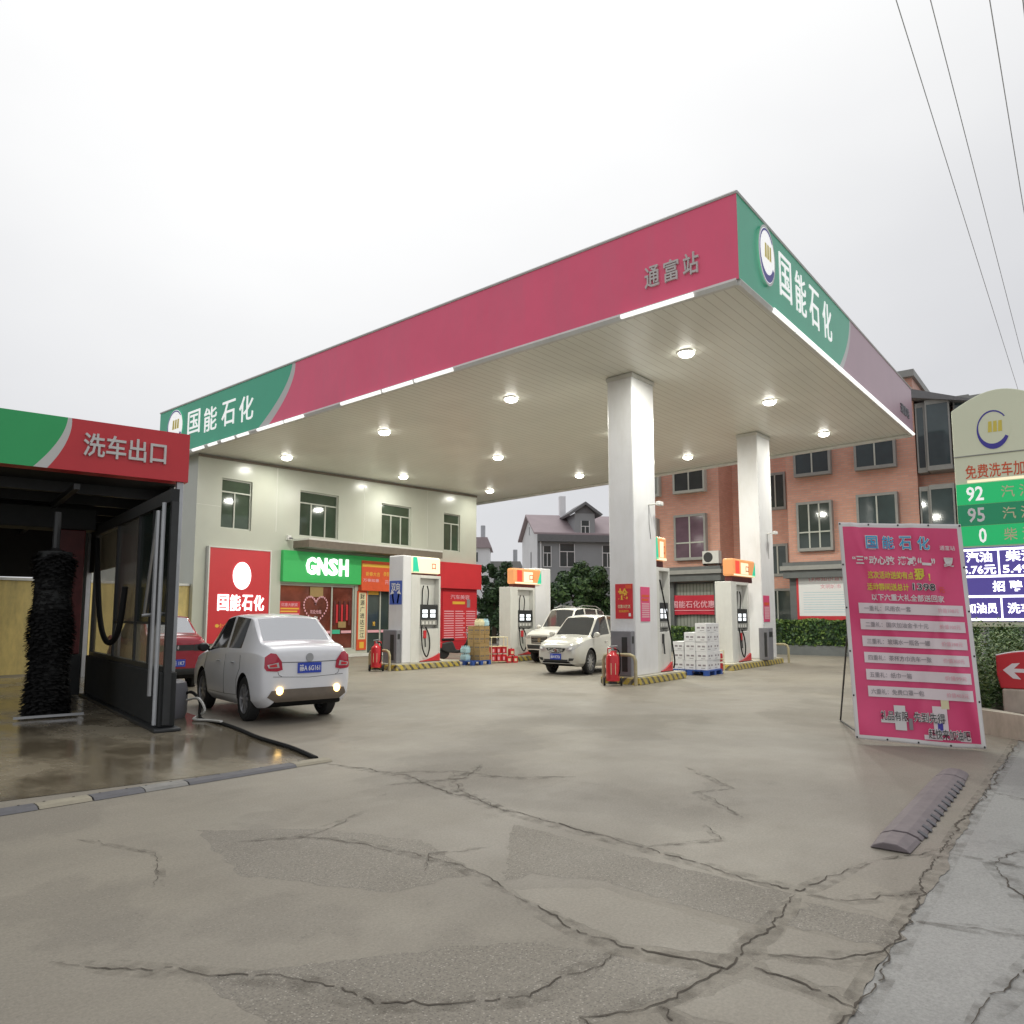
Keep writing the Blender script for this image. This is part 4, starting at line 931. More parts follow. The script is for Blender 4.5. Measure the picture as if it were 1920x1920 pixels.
for i in range(2):
    for j in range(2):
        for k in range(4):
            carton('carton', .26, .27, .29, 6.74 + i * .275, 12.0 + j * .285, .155 + k * .295, f'brown carton, {lay[k] if k < 3 else "topmost"} layer of the stack, {"left" if i == 0 else "right"} {"front" if j == 0 else "back"} column', 'brown cartons stacked on the pallet')
def pack(x, y, z, m, lab):
    t = thing('bottle_pack', lab, 'bottle pack', (x, y, z), 0, 'shrink wrapped bottle packs'); t.scale = (.8, .8, 1)
    b = B()
    for i in range(3):
        for j in range(3): b.lathe([(.05, 0), (.05, .17), (.02, .22), (.02, .25), (0, .25)], (i * .105, j * .105, 0), m, 10)
    mk('bottles', b, t); b = B(); b.box(-.056, .266, -.056, .266, .02, .16, m); mk('wrap', b, t, bevel=.02)
pack(6.4, 12.35, .155, 'cyan', 'pale blue bottle pack on the pallet left of the brown cartons, lower one'); pack(6.4, 12.35, .41, 'cyan', 'pale blue bottle pack on the pallet left of the brown cartons, upper one'); pack(6.76, 12.02, 1.34, 'cream', 'cream bottle pack on top of the brown cartons'); pack(7.02, 12.02, 1.34, 'cyan', 'pale blue bottle pack on top of the brown cartons')
def jugrack(x, y, rot, lab, nx=3, nz=2, h=.92, w=.62):
    t = thing('jug_rack', lab, 'rack', (x, y, 0), rot, 'racks of red oil jugs')
    b = B(); d = .36
    for a in (0, w):
        for c in (0, d): b.tube([(a, c, 0), (a, c, h)], .015, 'cream', 6)
    for z in (.04, .64 * h if nz > 1 else h * .9, h): 
        b.tube([(0, 0, z), (w, 0, z)], .013, 'cream', 6); b.tube([(0, d, z), (w, d, z)], .013, 'cream', 6); b.tube([(0, 0, z), (0, d, z)], .013, 'cream', 6); b.tube([(w, 0, z), (w, d, z)], .013, 'cream', 6)
    mk('frame', b, t)
    for k in range(nz):
        for i in range(nx):
            b = B(); cw_ = w / nx; x_ = cw_ * i + .02; hh = .24
            b.box(x_, x_ + cw_ - .03, .03, d - .05, .06 + k * .28, .06 + k * .28 + hh, 'red'); b.tube([(x_ + .05, .12, .06 + k * .28 + hh), (x_ + .05, .12, .06 + k * .28 + hh + .03)], .025, 'dark', 8); rect(b, plane((0, .03, 0), (1, 0, 0), (0, 0, 1)), x_ + .03, x_ + .10, .1 + k * .28, .22 + k * .28, 'pink'); mk('oil_jug', b, t, bevel=.02)
jugrack(7.75, 12.3, R(-30), 'cream wire rack of red oil jugs right of the brown cartons')
jugrack(8.02, 3.98, R(-25), 'slim wire rack of red oil jugs beside the white cartons', 1, 2, .66, .30)
for i, (x, y, z) in enumerate(((8.33, 11.98, 0), (8.52, 11.84, 0), (8.42, 11.92, .26))):
    b = B(); b.box(-.09, .09, -.1, .1, 0, .24, 'red'); b.tube([(0, 0, .24), (0, 0, .27)], .025, 'dark', 8); rect(b, plane((0, -.1, 0), (1, 0, 0), (0, 0, 1)), -.05, .05, .06, .16, 'cream')
    tag(mk('oil_jug', b, bevel=.02, loc=(x, y, z), rot=R(-30)), ['loose red oil jug on the ground right of the rack, left one', 'loose red oil jug on the ground right of the rack, right one', 'loose red oil jug resting on top of two others'][i], 'oil jug', 'loose red oil jugs')
# scooter
t = thing('scooter', 'dark parked motor scooter with red tail in front of the red shutter', 'scooter', (9.0, 15.2, 0), R(-42))
b = B(); b.prism([(-.55, .35), (-.5, .62), (-.1, .70), (.05, .36), (.35, .34), (.5, .80), (.58, .78), (.48, .28), (.1, .22), (-.3, .25)], lambda x, z: (x, -.13, z), lambda x, z: (x, .13, z), 'dark'); mk('body', b, t, bevel=.04)
b = B(); b.box(-.52, -.02, -.12, .12, .705, .80, 'black'); mk('seat', b, t, bevel=.04)
b = B(); b.box(-.72, -.50, -.12, .12, .42, .66, 'red'); mk('tail', b, t, bevel=.03)
for x in (-.45, .62):
    b = B(); b.lathe([(.0, -.045), (.21, -.045), (.24, -.02), (.24, .02), (.21, .045), (0, .045)], (x, 0, .24), 'tyre', 20, 'y'); mk('wheel', b, t)
b = B(); b.tube([(.62, 0, .24), (.5, 0, .98)], .03, 'dark'); b.tube([(.46, -.3, 1.02), (.5, 0, .98), (.46, .3, 1.02)], .018, 'steel'); b.tube([(.5, .2, 1.0), (.5, .25, 1.18)], .01, 'steel'); b.disc((.5, .27, 1.22), (0, 1, 0), (0, 0, 1), .05, .06, 'dark', 12, .02); b.box(.5, .6, -.08, .08, .86, 1.0, 'galv'); mk('handlebar', b, t)

# ------------------------------------------------------------------ cars
SX, SZ = .815, 1.165
SEDAN = dict(L=4.25, wb=(-1.22, 1.24), r=.31, yw=.735, st=[
  (-2.155, .36, .56, (.64, .42), (.70, .62), (.68, .86), (.58, .955), .975),
  (-2.11, .28, .66, (.78, .38), (.83, .60), (.79, .89), (.68, 1.00), 1.03),
  (-1.98, .22, .70, (.83, .33), (.865, .62), (.825, .92), (.70, 1.045), 1.075),
  (-1.72, .20, .72, (.84, .31), (.875, .62), (.835, .94), (.715, 1.065), 1.095),
  (-1.58, .19, .72, (.84, .30), (.88, .62), (.835, .94), (.715, 1.085), 1.115),
  (-1.06, .18, .72, (.84, .29), (.88, .62), (.835, .935), (.64, 1.40), 1.445),
  (-.96, .18, .72, (.84, .29), (.88, .62), (.835, .935), (.64, 1.425), 1.47),
  (-.20, .18, .72, (.84, .29), (.88, .62), (.83, .92), (.64, 1.455), 1.50),
  (-.12, .18, .72, (.84, .29), (.88, .62), (.83, .92), (.64, 1.455), 1.50),
  (.34, .18, .72, (.84, .29), (.88, .62), (.83, .91), (.625, 1.425), 1.48),
  (.46, .18, .72, (.84, .29), (.88, .61), (.83, .905), (.63, 1.385), 1.44),
  (1.10, .18, .72, (.84, .29), (.88, .60), (.82, .89), (.75, .935), .98),
  (1.22, .18, .72, (.84, .29), (.88, .60), (.82, .88), (.74, .925), .965),
  (1.72, .20, .71, (.83, .31), (.865, .58), (.79, .82), (.68, .865), .90),
  (2.00, .24, .68, (.79, .34), (.82, .55), (.73, .75), (.60, .80), .83),
  (2.12, .28, .60, (.70, .36), (.735, .53), (.66, .69), (.54, .735), .755),
  (2.16, .34, .52, (.60, .40), (.65, .52), (.60, .63), (.48, .67), .685)],
  wind=(10, 11), rearw=(4, 5), side=[(6, 7, 'g'), (8, 9, 'g'), (9, 10, 'g'), (10, 11, 'g')], sidepart=[(5, 6)])
SUV = dict(L=4.6, wb=(-1.32, 1.36), r=.36, yw=.80, st=[
  (-2.28, .42, .60, (.70, .48), (.76, .80), (.72, 1.02), (.60, 1.10), 1.12),
  (-2.20, .34, .72, (.84, .44), (.88, .80), (.83, 1.05), (.64, 1.52), 1.56),
  (-2.02, .28, .76, (.88, .40), (.92, .80), (.87, 1.05), (.66, 1.62), 1.66),
  (-1.40, .26, .78, (.90, .38), (.93, .80), (.88, 1.05), (.69, 1.67), 1.71),
  (-1.32, .26, .78, (.90, .38), (.93, .80), (.88, 1.05), (.69, 1.67), 1.71),
  (-.32, .26, .78, (.90, .38), (.93, .80), (.88, 1.04), (.70, 1.69), 1.735),
  (-.24, .26, .78, (.90, .38), (.93, .80), (.88, 1.04), (.70, 1.69), 1.735),
  (.32, .26, .78, (.90, .38), (.93, .80), (.88, 1.03), (.68, 1.65), 1.70),
  (.42, .26, .78, (.90, .38), (.93, .80), (.88, 1.03), (.68, 1.62), 1.67),
  (1.05, .26, .78, (.90, .38), (.93, .78), (.87, 1.01), (.78, 1.06), 1.11),
  (1.18, .26, .78, (.90, .38), (.93, .78), (.87, 1.00), (.76, 1.05), 1.10),
  (1.85, .28, .76, (.89, .40), (.92, .74), (.84, .95), (.72, 1.0), 1.04),
  (2.18, .34, .72, (.84, .44), (.87, .70), (.80, .88), (.66, .93), .96),
  (2.30, .40, .60, (.72, .48), (.76, .68), (.70, .82), (.58, .86), .88)],
  wind=(8, 9), rearw=(0, 1), side=[(2, 3, 'g'), (4, 5, 'g'), (6, 7, 'g'), (7, 8, 'g'), (8, 9, 'g')])

from mathutils.bvhtree import BVHTree
BV = {}
def build_car(name, label, spec, paint, loc, heading, front=True, detail=True):
    st = spec['st']
    t = thing(name, label, 'car', loc, heading, 'cars on the forecourt'); t.scale = (1, 1, 1)
    bm = bmesh.new(); rings = []
    cl = bm.edges.layers.float.new('crease_edge'); vl = bm.verts.layers.float.new('crease_vert')
    for (x, zb, wb, s_, m_, sh, tp, zc) in st:
        half = [(0, zb), (wb, zb), s_, m_, sh, (sh[0] + (tp[0] - sh[0]) * .10, sh[1] + (tp[1] - sh[1]) * .10), tp, (tp[0] - .055, tp[1] + (zc - tp[1]) * .38), (0, zc)]
        full = half + [(-y, z) for y, z in half[-2:0:-1]]
        rings.append([bm.verts.new((x, y, z)) for y, z in full])
    n = len(rings[0]); g_side = {(a, c) for a, c, k in spec['side']}
    mats = [M[paint], M['carglass'], M['black']]
    for i in range(len(rings) - 1):
        for k in range(n):
            k2 = (k + 1) % n
            f = bm.faces.new((rings[i][k], rings[i + 1][k], rings[i + 1][k2], rings[i][k2]))
            kk = min(k, n - 1 - k) if k < n else k
            seg = k if k < 8 else n - 1 - k      # segment index on half ring 0..7
            if seg == 5 and (i, i + 1) in g_side: f.material_index = 1
            if seg == 7 and (i, i + 1) in (spec['wind'], spec['rearw']): f.material_index = 1
            if seg in (0,): f.material_index = 2
    for rg in (rings[0], rings[-1]):
        bm.faces.new(rg if rg is rings[-1] else rg[::-1])
    bmesh.ops.recalc_face_normals(bm, faces=bm.faces)
    for e in bm.edges:
        ms = {f.material_index for f in e.link_faces}
        if len(ms) > 1: e[cl] = .8
    for v in bm.verts:
        ng = sum(f.material_index == 1 for f in v.link_faces)
        if ng == 1: v[vl] = .75
    for i, rg in enumerate(rings):
        for k in (2, 4, 6, n - 2, n - 4, n - 6):
            if i + 1 < len(rings):
                ed = bm.edges.get((rg[k], rings[i + 1][k]))
                if ed: ed[cl] = max(ed[cl], (.75 if k in (4, n - 4) else .55))
    for rg in (rings[0], rings[-1]):
        for k in range(n):
            ed = bm.edges.get((rg[k], rg[(k + 1) % n]))
            if ed: ed[cl] = .75
    me = bpy.data.meshes.new('car'); bm.to_mesh(me); bm.free()
    for m in mats: me.materials.append(m)
    o = bpy.data.objects.new('body', me); col.objects.link(o)
    sub = o.modifiers.new('s', 'SUBSURF'); sub.levels = 2; sub.render_levels = 2
    cuts = []
    for wx in spec['wb']:
        b = B(); rr = spec['r'] * 1.17
        b.lathe([(0, -2), (rr, -2), (rr, 2), (0, 2)], (wx, 0, spec['r'] * .98), 'black', 28, 'y')
        c = mk('cut', b); bm = bmesh.new(); bm.from_mesh(c.data); bmesh.ops.remove_doubles(bm, verts=bm.verts, dist=1e-5); bmesh.ops.recalc_face_normals(bm, faces=bm.faces); bm.to_mesh(c.data); bm.free()
        md = o.modifiers.new('b', 'BOOLEAN'); md.object = c; md.operation = 'DIFFERENCE'; md.solver = 'EXACT'; cuts.append(c)
    bpy.context.view_layer.update()
    ev = bpy.data.meshes.new_from_object(o.evaluated_get(bpy.context.evaluated_depsgraph_get()))
    bpy.data.objects.remove(o)
    for c in cuts: bpy.data.objects.remove(c)
    # a solid core keeps the wheel wells dark; split paint and glass into parts
    S3 = Vector((SX, SX, SZ))
    vs_ = [Vector((v.co.x * S3.x, v.co.y * S3.y, v.co.z * S3.z)) for v in ev.vertices]
    mnames = [m.name if m else '' for m in ev.materials]
    BV[t.name] = BVHTree.FromPolygons(vs_, [tuple(p.vertices) for p in ev.polygons])
    bodyB, glassB = B(), {}
    def sub_mesh(pred, mname, nm):
        fs = [tuple(p.vertices) for p in ev.polygons if pred(p)]
        used = sorted({i for f in fs for i in f}); mp_ = {i: j for j, i in enumerate(used)}
        b = B()
        b.raw([vs_[i] for i in used], [tuple(mp_[i] for i in f) for f in fs], mname, True)
        return mk(nm, b, t, sharp=32)
    isg = lambda p: mnames[p.material_index] == 'car_glass'
    arch = lambda p: any(math.hypot(p.center.x - wx, p.center.z - spec['r'] * .98) < spec['r'] * 1.15 and abs(p.center.z) > .0 for wx in spec['wb']) and abs(p.normal.y) < .5 and p.center.z < spec['r'] * 2.2
    isk = lambda p: (mnames[p.material_index] in ('black_rubber', '')) or arch(p)
    sub_mesh(lambda p: not isg(p) and not isk(p), paint, 'body')
    try: sub_mesh(lambda p: isk(p) and not isg(p), 'black', 'underbody')
    except Exception: pass
    xw = st[spec['wind'][0]][0]; xr = st[spec['rearw'][1]][0]
    top = lambda p: abs(p.normal.y) < .45
    sub_mesh(lambda p: isg(p) and top(p) and p.center.x > 0, 'carglass', 'windscreen')
    sub_mesh(lambda p: isg(p) and top(p) and p.center.x < 0, 'skyglass', 'rear_window')
    sub_mesh(lambda p: isg(p) and not top(p) and p.center.y > 0, 'carglass', 'side_window')
    sub_mesh(lambda p: isg(p) and not top(p) and p.center.y < 0, 'carglass', 'side_window')
    # wheels
    rx, rz = spec['r'] * .90, spec['r'] * SZ; hw = .088
    for wx in spec['wb']:
        for s_ in (-1, 1):
            yo = s_ * spec['yw'] * SX
            w = bpy.data.objects.new('wheel', None); col.objects.link(w); w.parent = t; w.location = (wx * SX, yo, rz * .985)
            b = B(); q = rz / rx
            b.lathe([(rx * .66, -hw * .9), (rx * .9, -hw), (rx, -hw * .7), (rx, hw * .7), (rx * .9, hw), (rx * .66, hw * .9)], (0, 0, 0), 'tyre', 32, 'y', sc=(1, q)); mk('tyre', b, w)
            b = B(); yy = s_ * hw * .78
            b.lathe([(rx * .66, -hw * .9), (rx * .62, 0), (rx * .66, hw * .9)], (0, 0, 0), 'rim', 32, 'y', sc=(1, q))
            b.disc((0, s_ * hw * .1, 0), (1, 0, 0), (0, 0, 1), rx * .62, rz * .62, 'black', 28)
            for k in range(10 if paint != 'whitecar' else 8):
                a = 2 * pi * k / (10 if paint != 'whitecar' else 8)
                for da in (0,):
                    c, sn = math.cos(a), math.sin(a); w2 = .018
                    pts = []
                    for r_, ww in ((.10, w2 * 1.3), (.65, w2)):
                        pts += [(rx * r_ * c - ww * sn, rz * r_ * sn + ww * c), (rx * r_ * c + ww * sn, rz * r_ * sn - ww * c)]
                    A_ = [(pts[0][0], yy, pts[0][1]), (pts[1][0], yy, pts[1][1]), (pts[3][0], yy * .85, pts[3][1]), (pts[2][0], yy * .85, pts[2][1])]
                    b.hexa([(x, y - s_ * .03, z) for x, y, z in A_] + A_, 'rim')
            b.disc((0, yy + s_ * .004, 0), (1, 0, 0), (0, 0, 1), rx * .14, rz * .14, 'rim', 14); mk('rim', b, w)
    return t
def sx(x, y, z): return (x * SX, y * SX, z * SZ)
def hit(t, axis, s_, u, v, off=0.):
    """point of the body skin met along x (u=y, v=z) or along y (u=x, v=z), pushed outwards"""
    if axis == 'x': o, d = Vector((s_ * 5, u * SX, v * SZ)), Vector((-s_, 0, 0))
    else: o, d = Vector((u * SX, s_ * 5, v * SZ)), Vector((0, -s_, 0))
    loc, nor, i, dist = BV[t.name].ray_cast(o, d)
    if loc is None: return None
    if nor.dot(d) > 0: nor = -nor
    return loc + (nor * .5 - d * .5).normalized() * off
def skin(t, name, pts, s_, m, off=.008, axis='x', cuts=4, parent=None, thick=.0):
    bm = bmesh.new(); bm.faces.new([bm.verts.new((p[0], p[1], 0)) for p in pts])
    bmesh.ops.triangulate(bm, faces=bm.faces); bmesh.ops.subdivide_edges(bm, edges=bm.edges, cuts=cuts, use_grid_fill=True)
    b = B(); last = None; V = []
    for v in bm.verts:
        h = hit(t, axis, s_, v.co.x, v.co.y, off); last = h or last; V.append(h or last or Vector((0, 0, -1)))
    bm.verts.index_update(); F = [tuple(v.index for v in f.verts) for f in bm.faces]; bm.free()
    if (axis == 'x') == (s_ < 0): F = [f[::-1] for f in F]
    b.raw(V, F, m, True); return mk(name, b, parent or t, sharp=60)
def skinline(b, t, pts, s_, axis='x', r=.004, m='dark', off=.0, k=10):
    P = []
    for i in range(len(pts) - 1):
        for j in range(k + (i == len(pts) - 2)):
            q = j / k; h = hit(t, axis, s_, pts[i][0] + (pts[i + 1][0] - pts[i][0]) * q, pts[i][1] + (pts[i + 1][1] - pts[i][1]) * q, off)
            if h: P.append(h)
    if len(P) > 1: b.tube(P, r, m, 5)
def seams(t, lines):
    for s_ in (-1, 1):
        b = B()
        for l in lines: skinline(b, t, l, s_, 'y')
        mk('door_seam', b, t)
DOORS = [[(1.02, .32), (1.08, .60), (1.02, .88)], [(-.14, .32), (-.16, .60), (-.16, .90)], [(-.98, .90), (-1.02, .72), (-.86, .56), (-.84, .34)], [(-.84, .34), (-.14, .32), (1.02, .32)]]
def mirrors(t, x, z, m, y=.86):
    for s_ in (-1, 1):
        b = B(); b.lathe([(0, -.06), (.06, -.055), (.085, 0), (.06, .05), (0, .06)], (x * SX, s_ * (y + .06) * SX, z * SZ), m, 14, 'x', sc=(1.2, .95)); b.tube([sx(x, s_ * (y - .08), z - .05), sx(x, s_ * (y + .02), z - .02)], .02, m, 6); mk('wing_mirror', b, t)
def handles(t, xs, z, m):
    for s_ in (-1, 1):
        for x in xs:
            b = B(); P = [hit(t, 'y', s_, x + dx, z, .02 if dx == 0 else .004) for dx in (-.09, 0, .09)]; b.tube(P, .013, m, 6); mk('door_handle', b, t)
def plate(t, z, s_, txt, w=.44, h=.14):
    p0 = hit(t, 'x', s_, 0, z, .0); x = p0.x; b = B(); d = s_ * .022
    b.box(min(x, x + d), max(x, x + d), -w / 2 * SX, w / 2 * SX, (z - h / 2) * SZ, (z + h / 2) * SZ, 'plate')
    p = plane((x + d, 0, z * SZ), (0, s_, 0), (0, 0, 1)); text(b, txt, p, 0, 0, w * .88 * SX, h * .66 * SZ, 'paper', .015, z=.003)
    mk('number_plate', b, t)
def badge(t, z, s_, ry, rz, m, n=18):
    p0 = hit(t, 'x', s_, 0, z, .004); b = B(); b.disc(tuple(p0 + Vector((s_ * .012, 0, 0))), (0, s_, 0), (0, 0, 1), ry, rz, m, n, .02); b.lathe([(ry * 1.0, -.002), (ry * 1.12, .006), (ry * 1.0, .014)], (0, 0, 0), m, 16, 'x') if 0 else None
    mk('badge', b, t)
def mir(pts, s_): return [(s_ * y, z) for y, z in pts]

# white sedan seen from behind
t = build_car('parked_car', 'white sedan seen from behind with its bumper lamps lit, near the car wash', SEDAN, 'whitecar', (-5.18, 7.02, 0), R(77)); t.scale = (1.07, 1.10, 1)
for s_ in (-1, 1):
    l = skin(t, 'tail_light', mir([(.50, .73), (.60, .71), (.77, .72), (.80, .76), (.79, .90), (.70, .955), (.62, .945), (.52, .84)], s_), -1, 'taillight', .012)
    skin(t, 'lens', mir([(.56, .76), (.74, .755), (.76, .80), (.58, .83)], s_), -1, 'red_on' if 0 else 'clearlens', .018, parent=l); skin(t, 'lens', mir([(.60, .77), (.72, .768), (.735, .795), (.615, .812)], s_), -1, 'red', .021, parent=l)
skin(t, 'lower_bumper', [(-.60, .30), (.60, .30), (.74, .37), (.68, .455), (.4, .47), (-.4, .47), (-.68, .455), (-.74, .37)], -1, 'lintel', .010)
for s_ in (-1, 1):
    h = hit(t, 'x', -1, s_ * .54, .45, .0); b = B(); b.lathe([(.0, -.035), (.040, -.03), (.052, -.01), (.052, .01)], tuple(h), 'fog_on', 18, 'x', sc=(1, 1.25)); mk('bumper_lamp', b, t)
plate(t, .745, -1, '赣A 6G161')
b = B(); skinline(b, t, [(-.60, .83), (0, .82), (.60, .83)], -1, r=.006); skinline(b, t, [(-.66, .64), (0, .615), (.66, .64)], -1, r=.004); skinline(b, t, [(-.58, .70), (-.56, .66), (-.50, .635)], -1, r=.004); skinline(b, t, [(.58, .70), (.56, .66), (.50, .635)], -1, r=.004); mk('boot_seam', b, t)
badge(t, .885, -1, .055, .07, 'steel')
seams(t, DOORS); mirrors(t, .96, .97, 'dark', .86); handles(t, (-.62, .22), .79, 'galv')
# champagne sedan from the front
t = build_car('parked_car', 'champagne silver sedan facing the camera beside the front column', SEDAN, 'goldcar', (6.5, 7.45, 0), R(180)); t.scale = (1, 1.06, 1)
for s_ in (-1, 1):
    l = skin(t, 'headlight', mir([(.42, .60), (.60, .585), (.74, .65), (.79, .74), (.74, .755), (.58, .72), (.44, .66)], s_), 1, 'clearlens', .010); skin(t, 'lens', mir([(.52, .625), (.62, .63), (.64, .68), (.54, .67)], s_), 1, 'paper', .016, parent=l)
    skin(t, 'fog_lamp', mir([(.50, .345), (.66, .365), (.70, .42), (.52, .42)], s_), 1, 'dark', .008)
gr = skin(t, 'grille', [(-.40, .655), (-.30, .57), (-.12, .535), (.12, .535), (.30, .57), (.40, .655), (.2, .665), (-.2, .665)], 1, 'dark', .006)
b = B()
for z in (.56, .585, .61, .635): skinline(b, t, [(-.3, z), (.3, z)], 1, r=.005, m='chrome', off=.012)
mk('chrome_bar', b, gr); badge(t, .605, 1, .04, .05, 'chrome')
skin(t, 'lower_intake', [(-.46, .33), (.46, .33), (.48, .385), (-.48, .385)], 1, 'dark', .006)
plate(t, .45, 1, '赣A 8C926', .42, .14)
b = B(); skinline(b, t, [(-.76, .30), (-.5, .285), (.5, .285), (.76, .30)], 1, r=.012, m='goldcar'); mk('bumper_lip', b, t)
seams(t, DOORS); mirrors(t, .96, .98, 'goldcar', .86); handles(t, (-.62, .22), .79, 'chrome')
# white SUV
t = build_car('parked_car', 'white SUV with roof rails half hidden behind the champagne sedan', SUV, 'suvcar', (10.55, 10.85, 0), R(180))
for s_ in (-1, 1):
    skin(t, 'headlight', mir([(.46, .76), (.66, .75), (.78, .80), (.82, .88), (.64, .87), (.48, .83)], s_), 1, 'clearlens', .010)
    b = B(); b.tube([sx(-1.9, s_ * .62, 1.66), sx(-1.5, s_ * .62, 1.76), sx(-.3, s_ * .63, 1.78), sx(.2, s_ * .61, 1.70)], .018, 'steel', 6); mk('roof_rail', b, t)
gr = skin(t, 'grille', [(-.42, .60), (.42, .60), (.44, .82), (-.44, .82)], 1, 'dark', .008)
b = B()
for z in (.64, .71, .78): skinline(b, t, [(-.40, z), (.40, z)], 1, r=.012, m='chrome', off=.012)
mk('chrome_bar', b, gr); badge(t, .71, 1, .07, .08, 'chrome')
skin(t, 'lower_bumper', [(-.62, .44), (.62, .44), (.66, .56), (-.66, .56)], 1, 'dark', .008)
seams(t, [[(1.02, .42), (1.08, .70), (1.0, .98)], [(-.28, .42), (-.28, 1.0)], [(-1.36, 1.0), (-1.3, .7), (-.98, .45)]]); mirrors(t, .98, 1.10, 'suvcar', .90)
# red car behind the wash post
t = build_car('parked_car', 'dark red car seen from behind, mostly hidden by the car wash', SEDAN, 'redcar', (-3.95, 13.5, 0), R(80))
for s_ in (-1, 1): skin(t, 'tail_light', mir([(.44, .76), (.78, .77), (.82, .86), (.76, .90), (.45, .885)], s_), -1, 'dark', .010)
skin(t, 'boot_trim', [(-.44, .77), (.44, .77), (.44, .88), (-.44, .88)], -1, 'dark', .008); badge(t, .83, -1, .02, .045, 'chrome')
plate(t, .53, -1, '赣E 1K7', .42, .14)
skin(t, 'lower_bumper', [(-.62, .30), (.62, .30), (.70, .42), (-.70, .42)], -1, 'dark', .008)
seams(t, DOORS); mirrors(t, .96, .98, 'redcar', .86)

# ------------------------------------------------------------------ promotion banner on a steel stand
BL, BR, TL, TR = Vector((-2.27, -2.22, .03)), Vector((-1.95, -3.68, .03)), Vector((-2.18, -2.10, 3.0)), Vector((-1.88, -3.55, 2.9))
bn = (BR - BL).cross(TL - BL).normalized()
def bmap(s, q, d=0.):
    p = BL.lerp(BR, s).lerp(TL.lerp(TR, s), q)
    w = .022 * math.sin(5.2 * s + 7 * q + 1) + .012 * math.sin(11 * s - 6 * q) + .006 * math.sin(21 * q + 9 * s) + .014 * abs(math.sin(7 * s + 5 * q)) * (1 - s) + .062 * math.exp(-((s - .80 + .38 * (q - .5)) / .045) ** 2) * (1 - .5 * q) - .045 * math.exp(-((s - .62 - .5 * (q - .3)) / .04) ** 2) * (q < 1) * q * (1 - q) * 3 + .04 * math.exp(-((s - .12 - .5 * (1 - q)) / .035) ** 2) * q - .038 * math.exp(-((s - .16 - .25 * (1 - q)) / .05) ** 2) * q + .05 * max(0, .12 - q) * math.sin(18 * s)
    e = .018 * math.sin(5 * s + 1) * max(0, 1 - q * 7)
    return p + bn * (w + d) + Vector((0, 0, e + .03 * max(0, .25 - s) * max(0, 1 - q * 6)))
t = thing('promotion_banner', 'tall magenta vinyl promotion banner stretched on a leaning steel stand', 'banner', (-2.1, -2.9, 0))
o0 = Vector((-2.1, -2.9, 0)); bm0 = lambda s, q, d=0.: bmap(s, q, d) - o0
b = B(); ns, nq = 60, 100
for i in range(ns):
    for j in range(nq):
        s0_, s1_, q0, q1 = i / ns, (i + 1) / ns, j / nq, (j + 1) / nq
        b.face([bm0(s0_, q0), bm0(s1_, q0), bm0(s1_, q1), bm0(s0_, q1)], 'banner_white' if (i < 2 or i >= ns - 2 or j < 2 or j >= nq - 2) else 'banner_red', True)
sheet = mk('vinyl_sheet', b, t, sharp=180)
md = sheet.modifiers.new('weld', 'WELD'); md.merge_threshold = .0005
md = sheet.modifiers.new('solid', 'SOLIDIFY'); md.thickness = .004; md.offset = 1 if sheet.data.polygons[0].normal.dot(bn) < 0 else -1
def bt(body, s, tdown, w, h, m, bold=.012, z=.006): text(bb, body, lambda x, y, d=0.: bm0(x, y, d), s, 1 - tdown, w, h, m, bold, z=z + .016)
bb = B()
for ch, s in (('国', .27), ('能', .405), ('石', .545), ('化', .69)): bt(ch, s, .092, .105, .066, 'banner_white', .05); bt(ch, s, .092, .095, .060, 'banner_blue', .01, .010)
bt('通富站', .875, .112, .12, .022, 'banner_bar')
for tx, s, w in (('“三”', .16, .13), ('动心弦', .34, .21), ('满减', .545, .15), ('“一”', .70, .14), ('夏', .875, .08)): bt(tx, s, .177, w, .042 if tx[0] != '“' else .036, 'banner_white', .03)
bt('这次活动送的有点', .40, .245, .37, .036, 'banner_yellow', .02); bt('狠', .635, .237, .085, .055, 'banner_yellow', .03); bt('！', .71, .25, .015, .032, 'banner_yellow', .02)
bt('活动期间送总计', .37, .300, .34, .034, 'banner_yellow', .02); bt('1398', .66, .296, .185, .036, 'banner_white', .05); bt('1398', .66, .296, .178, .032, 'ink', .0, .010); bt('元', .80, .306, .045, .026, 'orange', .01)
bt('以下六重大礼全部送回家', .52, .348, .58, .032, 'banner_white', .02)
rows_ = ['一重礼：风雨衣一套', '二重礼：国庆加油金卡十元', '三重礼：玻璃水一瓶各一罐', '四重礼：茶杯方巾洗车一张', '五重礼：纸巾一箱', '六重礼：免费口罩一包']
prs = ['价值198元', '价值100元', '价值298元', '价值300元', '价值99元', '价值403元']
for i, tdn in enumerate((.400, .474, .551, .625, .702, .777)):
    q = 1 - tdn; x0_, x1_ = .115 + .004 * i, .945; N_ = 64
    for k in range(N_):
        a, c = x0_ + (x1_ - x0_) * k / N_, x0_ + (x1_ - x0_) * (k + 1) / N_
        bb.face([bm0(a, q - .024, .013), bm0(c, q - .024, .013), bm0(c, q + .024, .013), bm0(a, q + .024, .013)], 'banner_bar')
    n_ = len(rows_[i]); bt(rows_[i], .16 + .021 * n_, tdn, .042 * n_, .024, 'bar_ink', .005, .009); bt(prs[i], .83, tdn, .16, .020, 'pink', .005, .009)
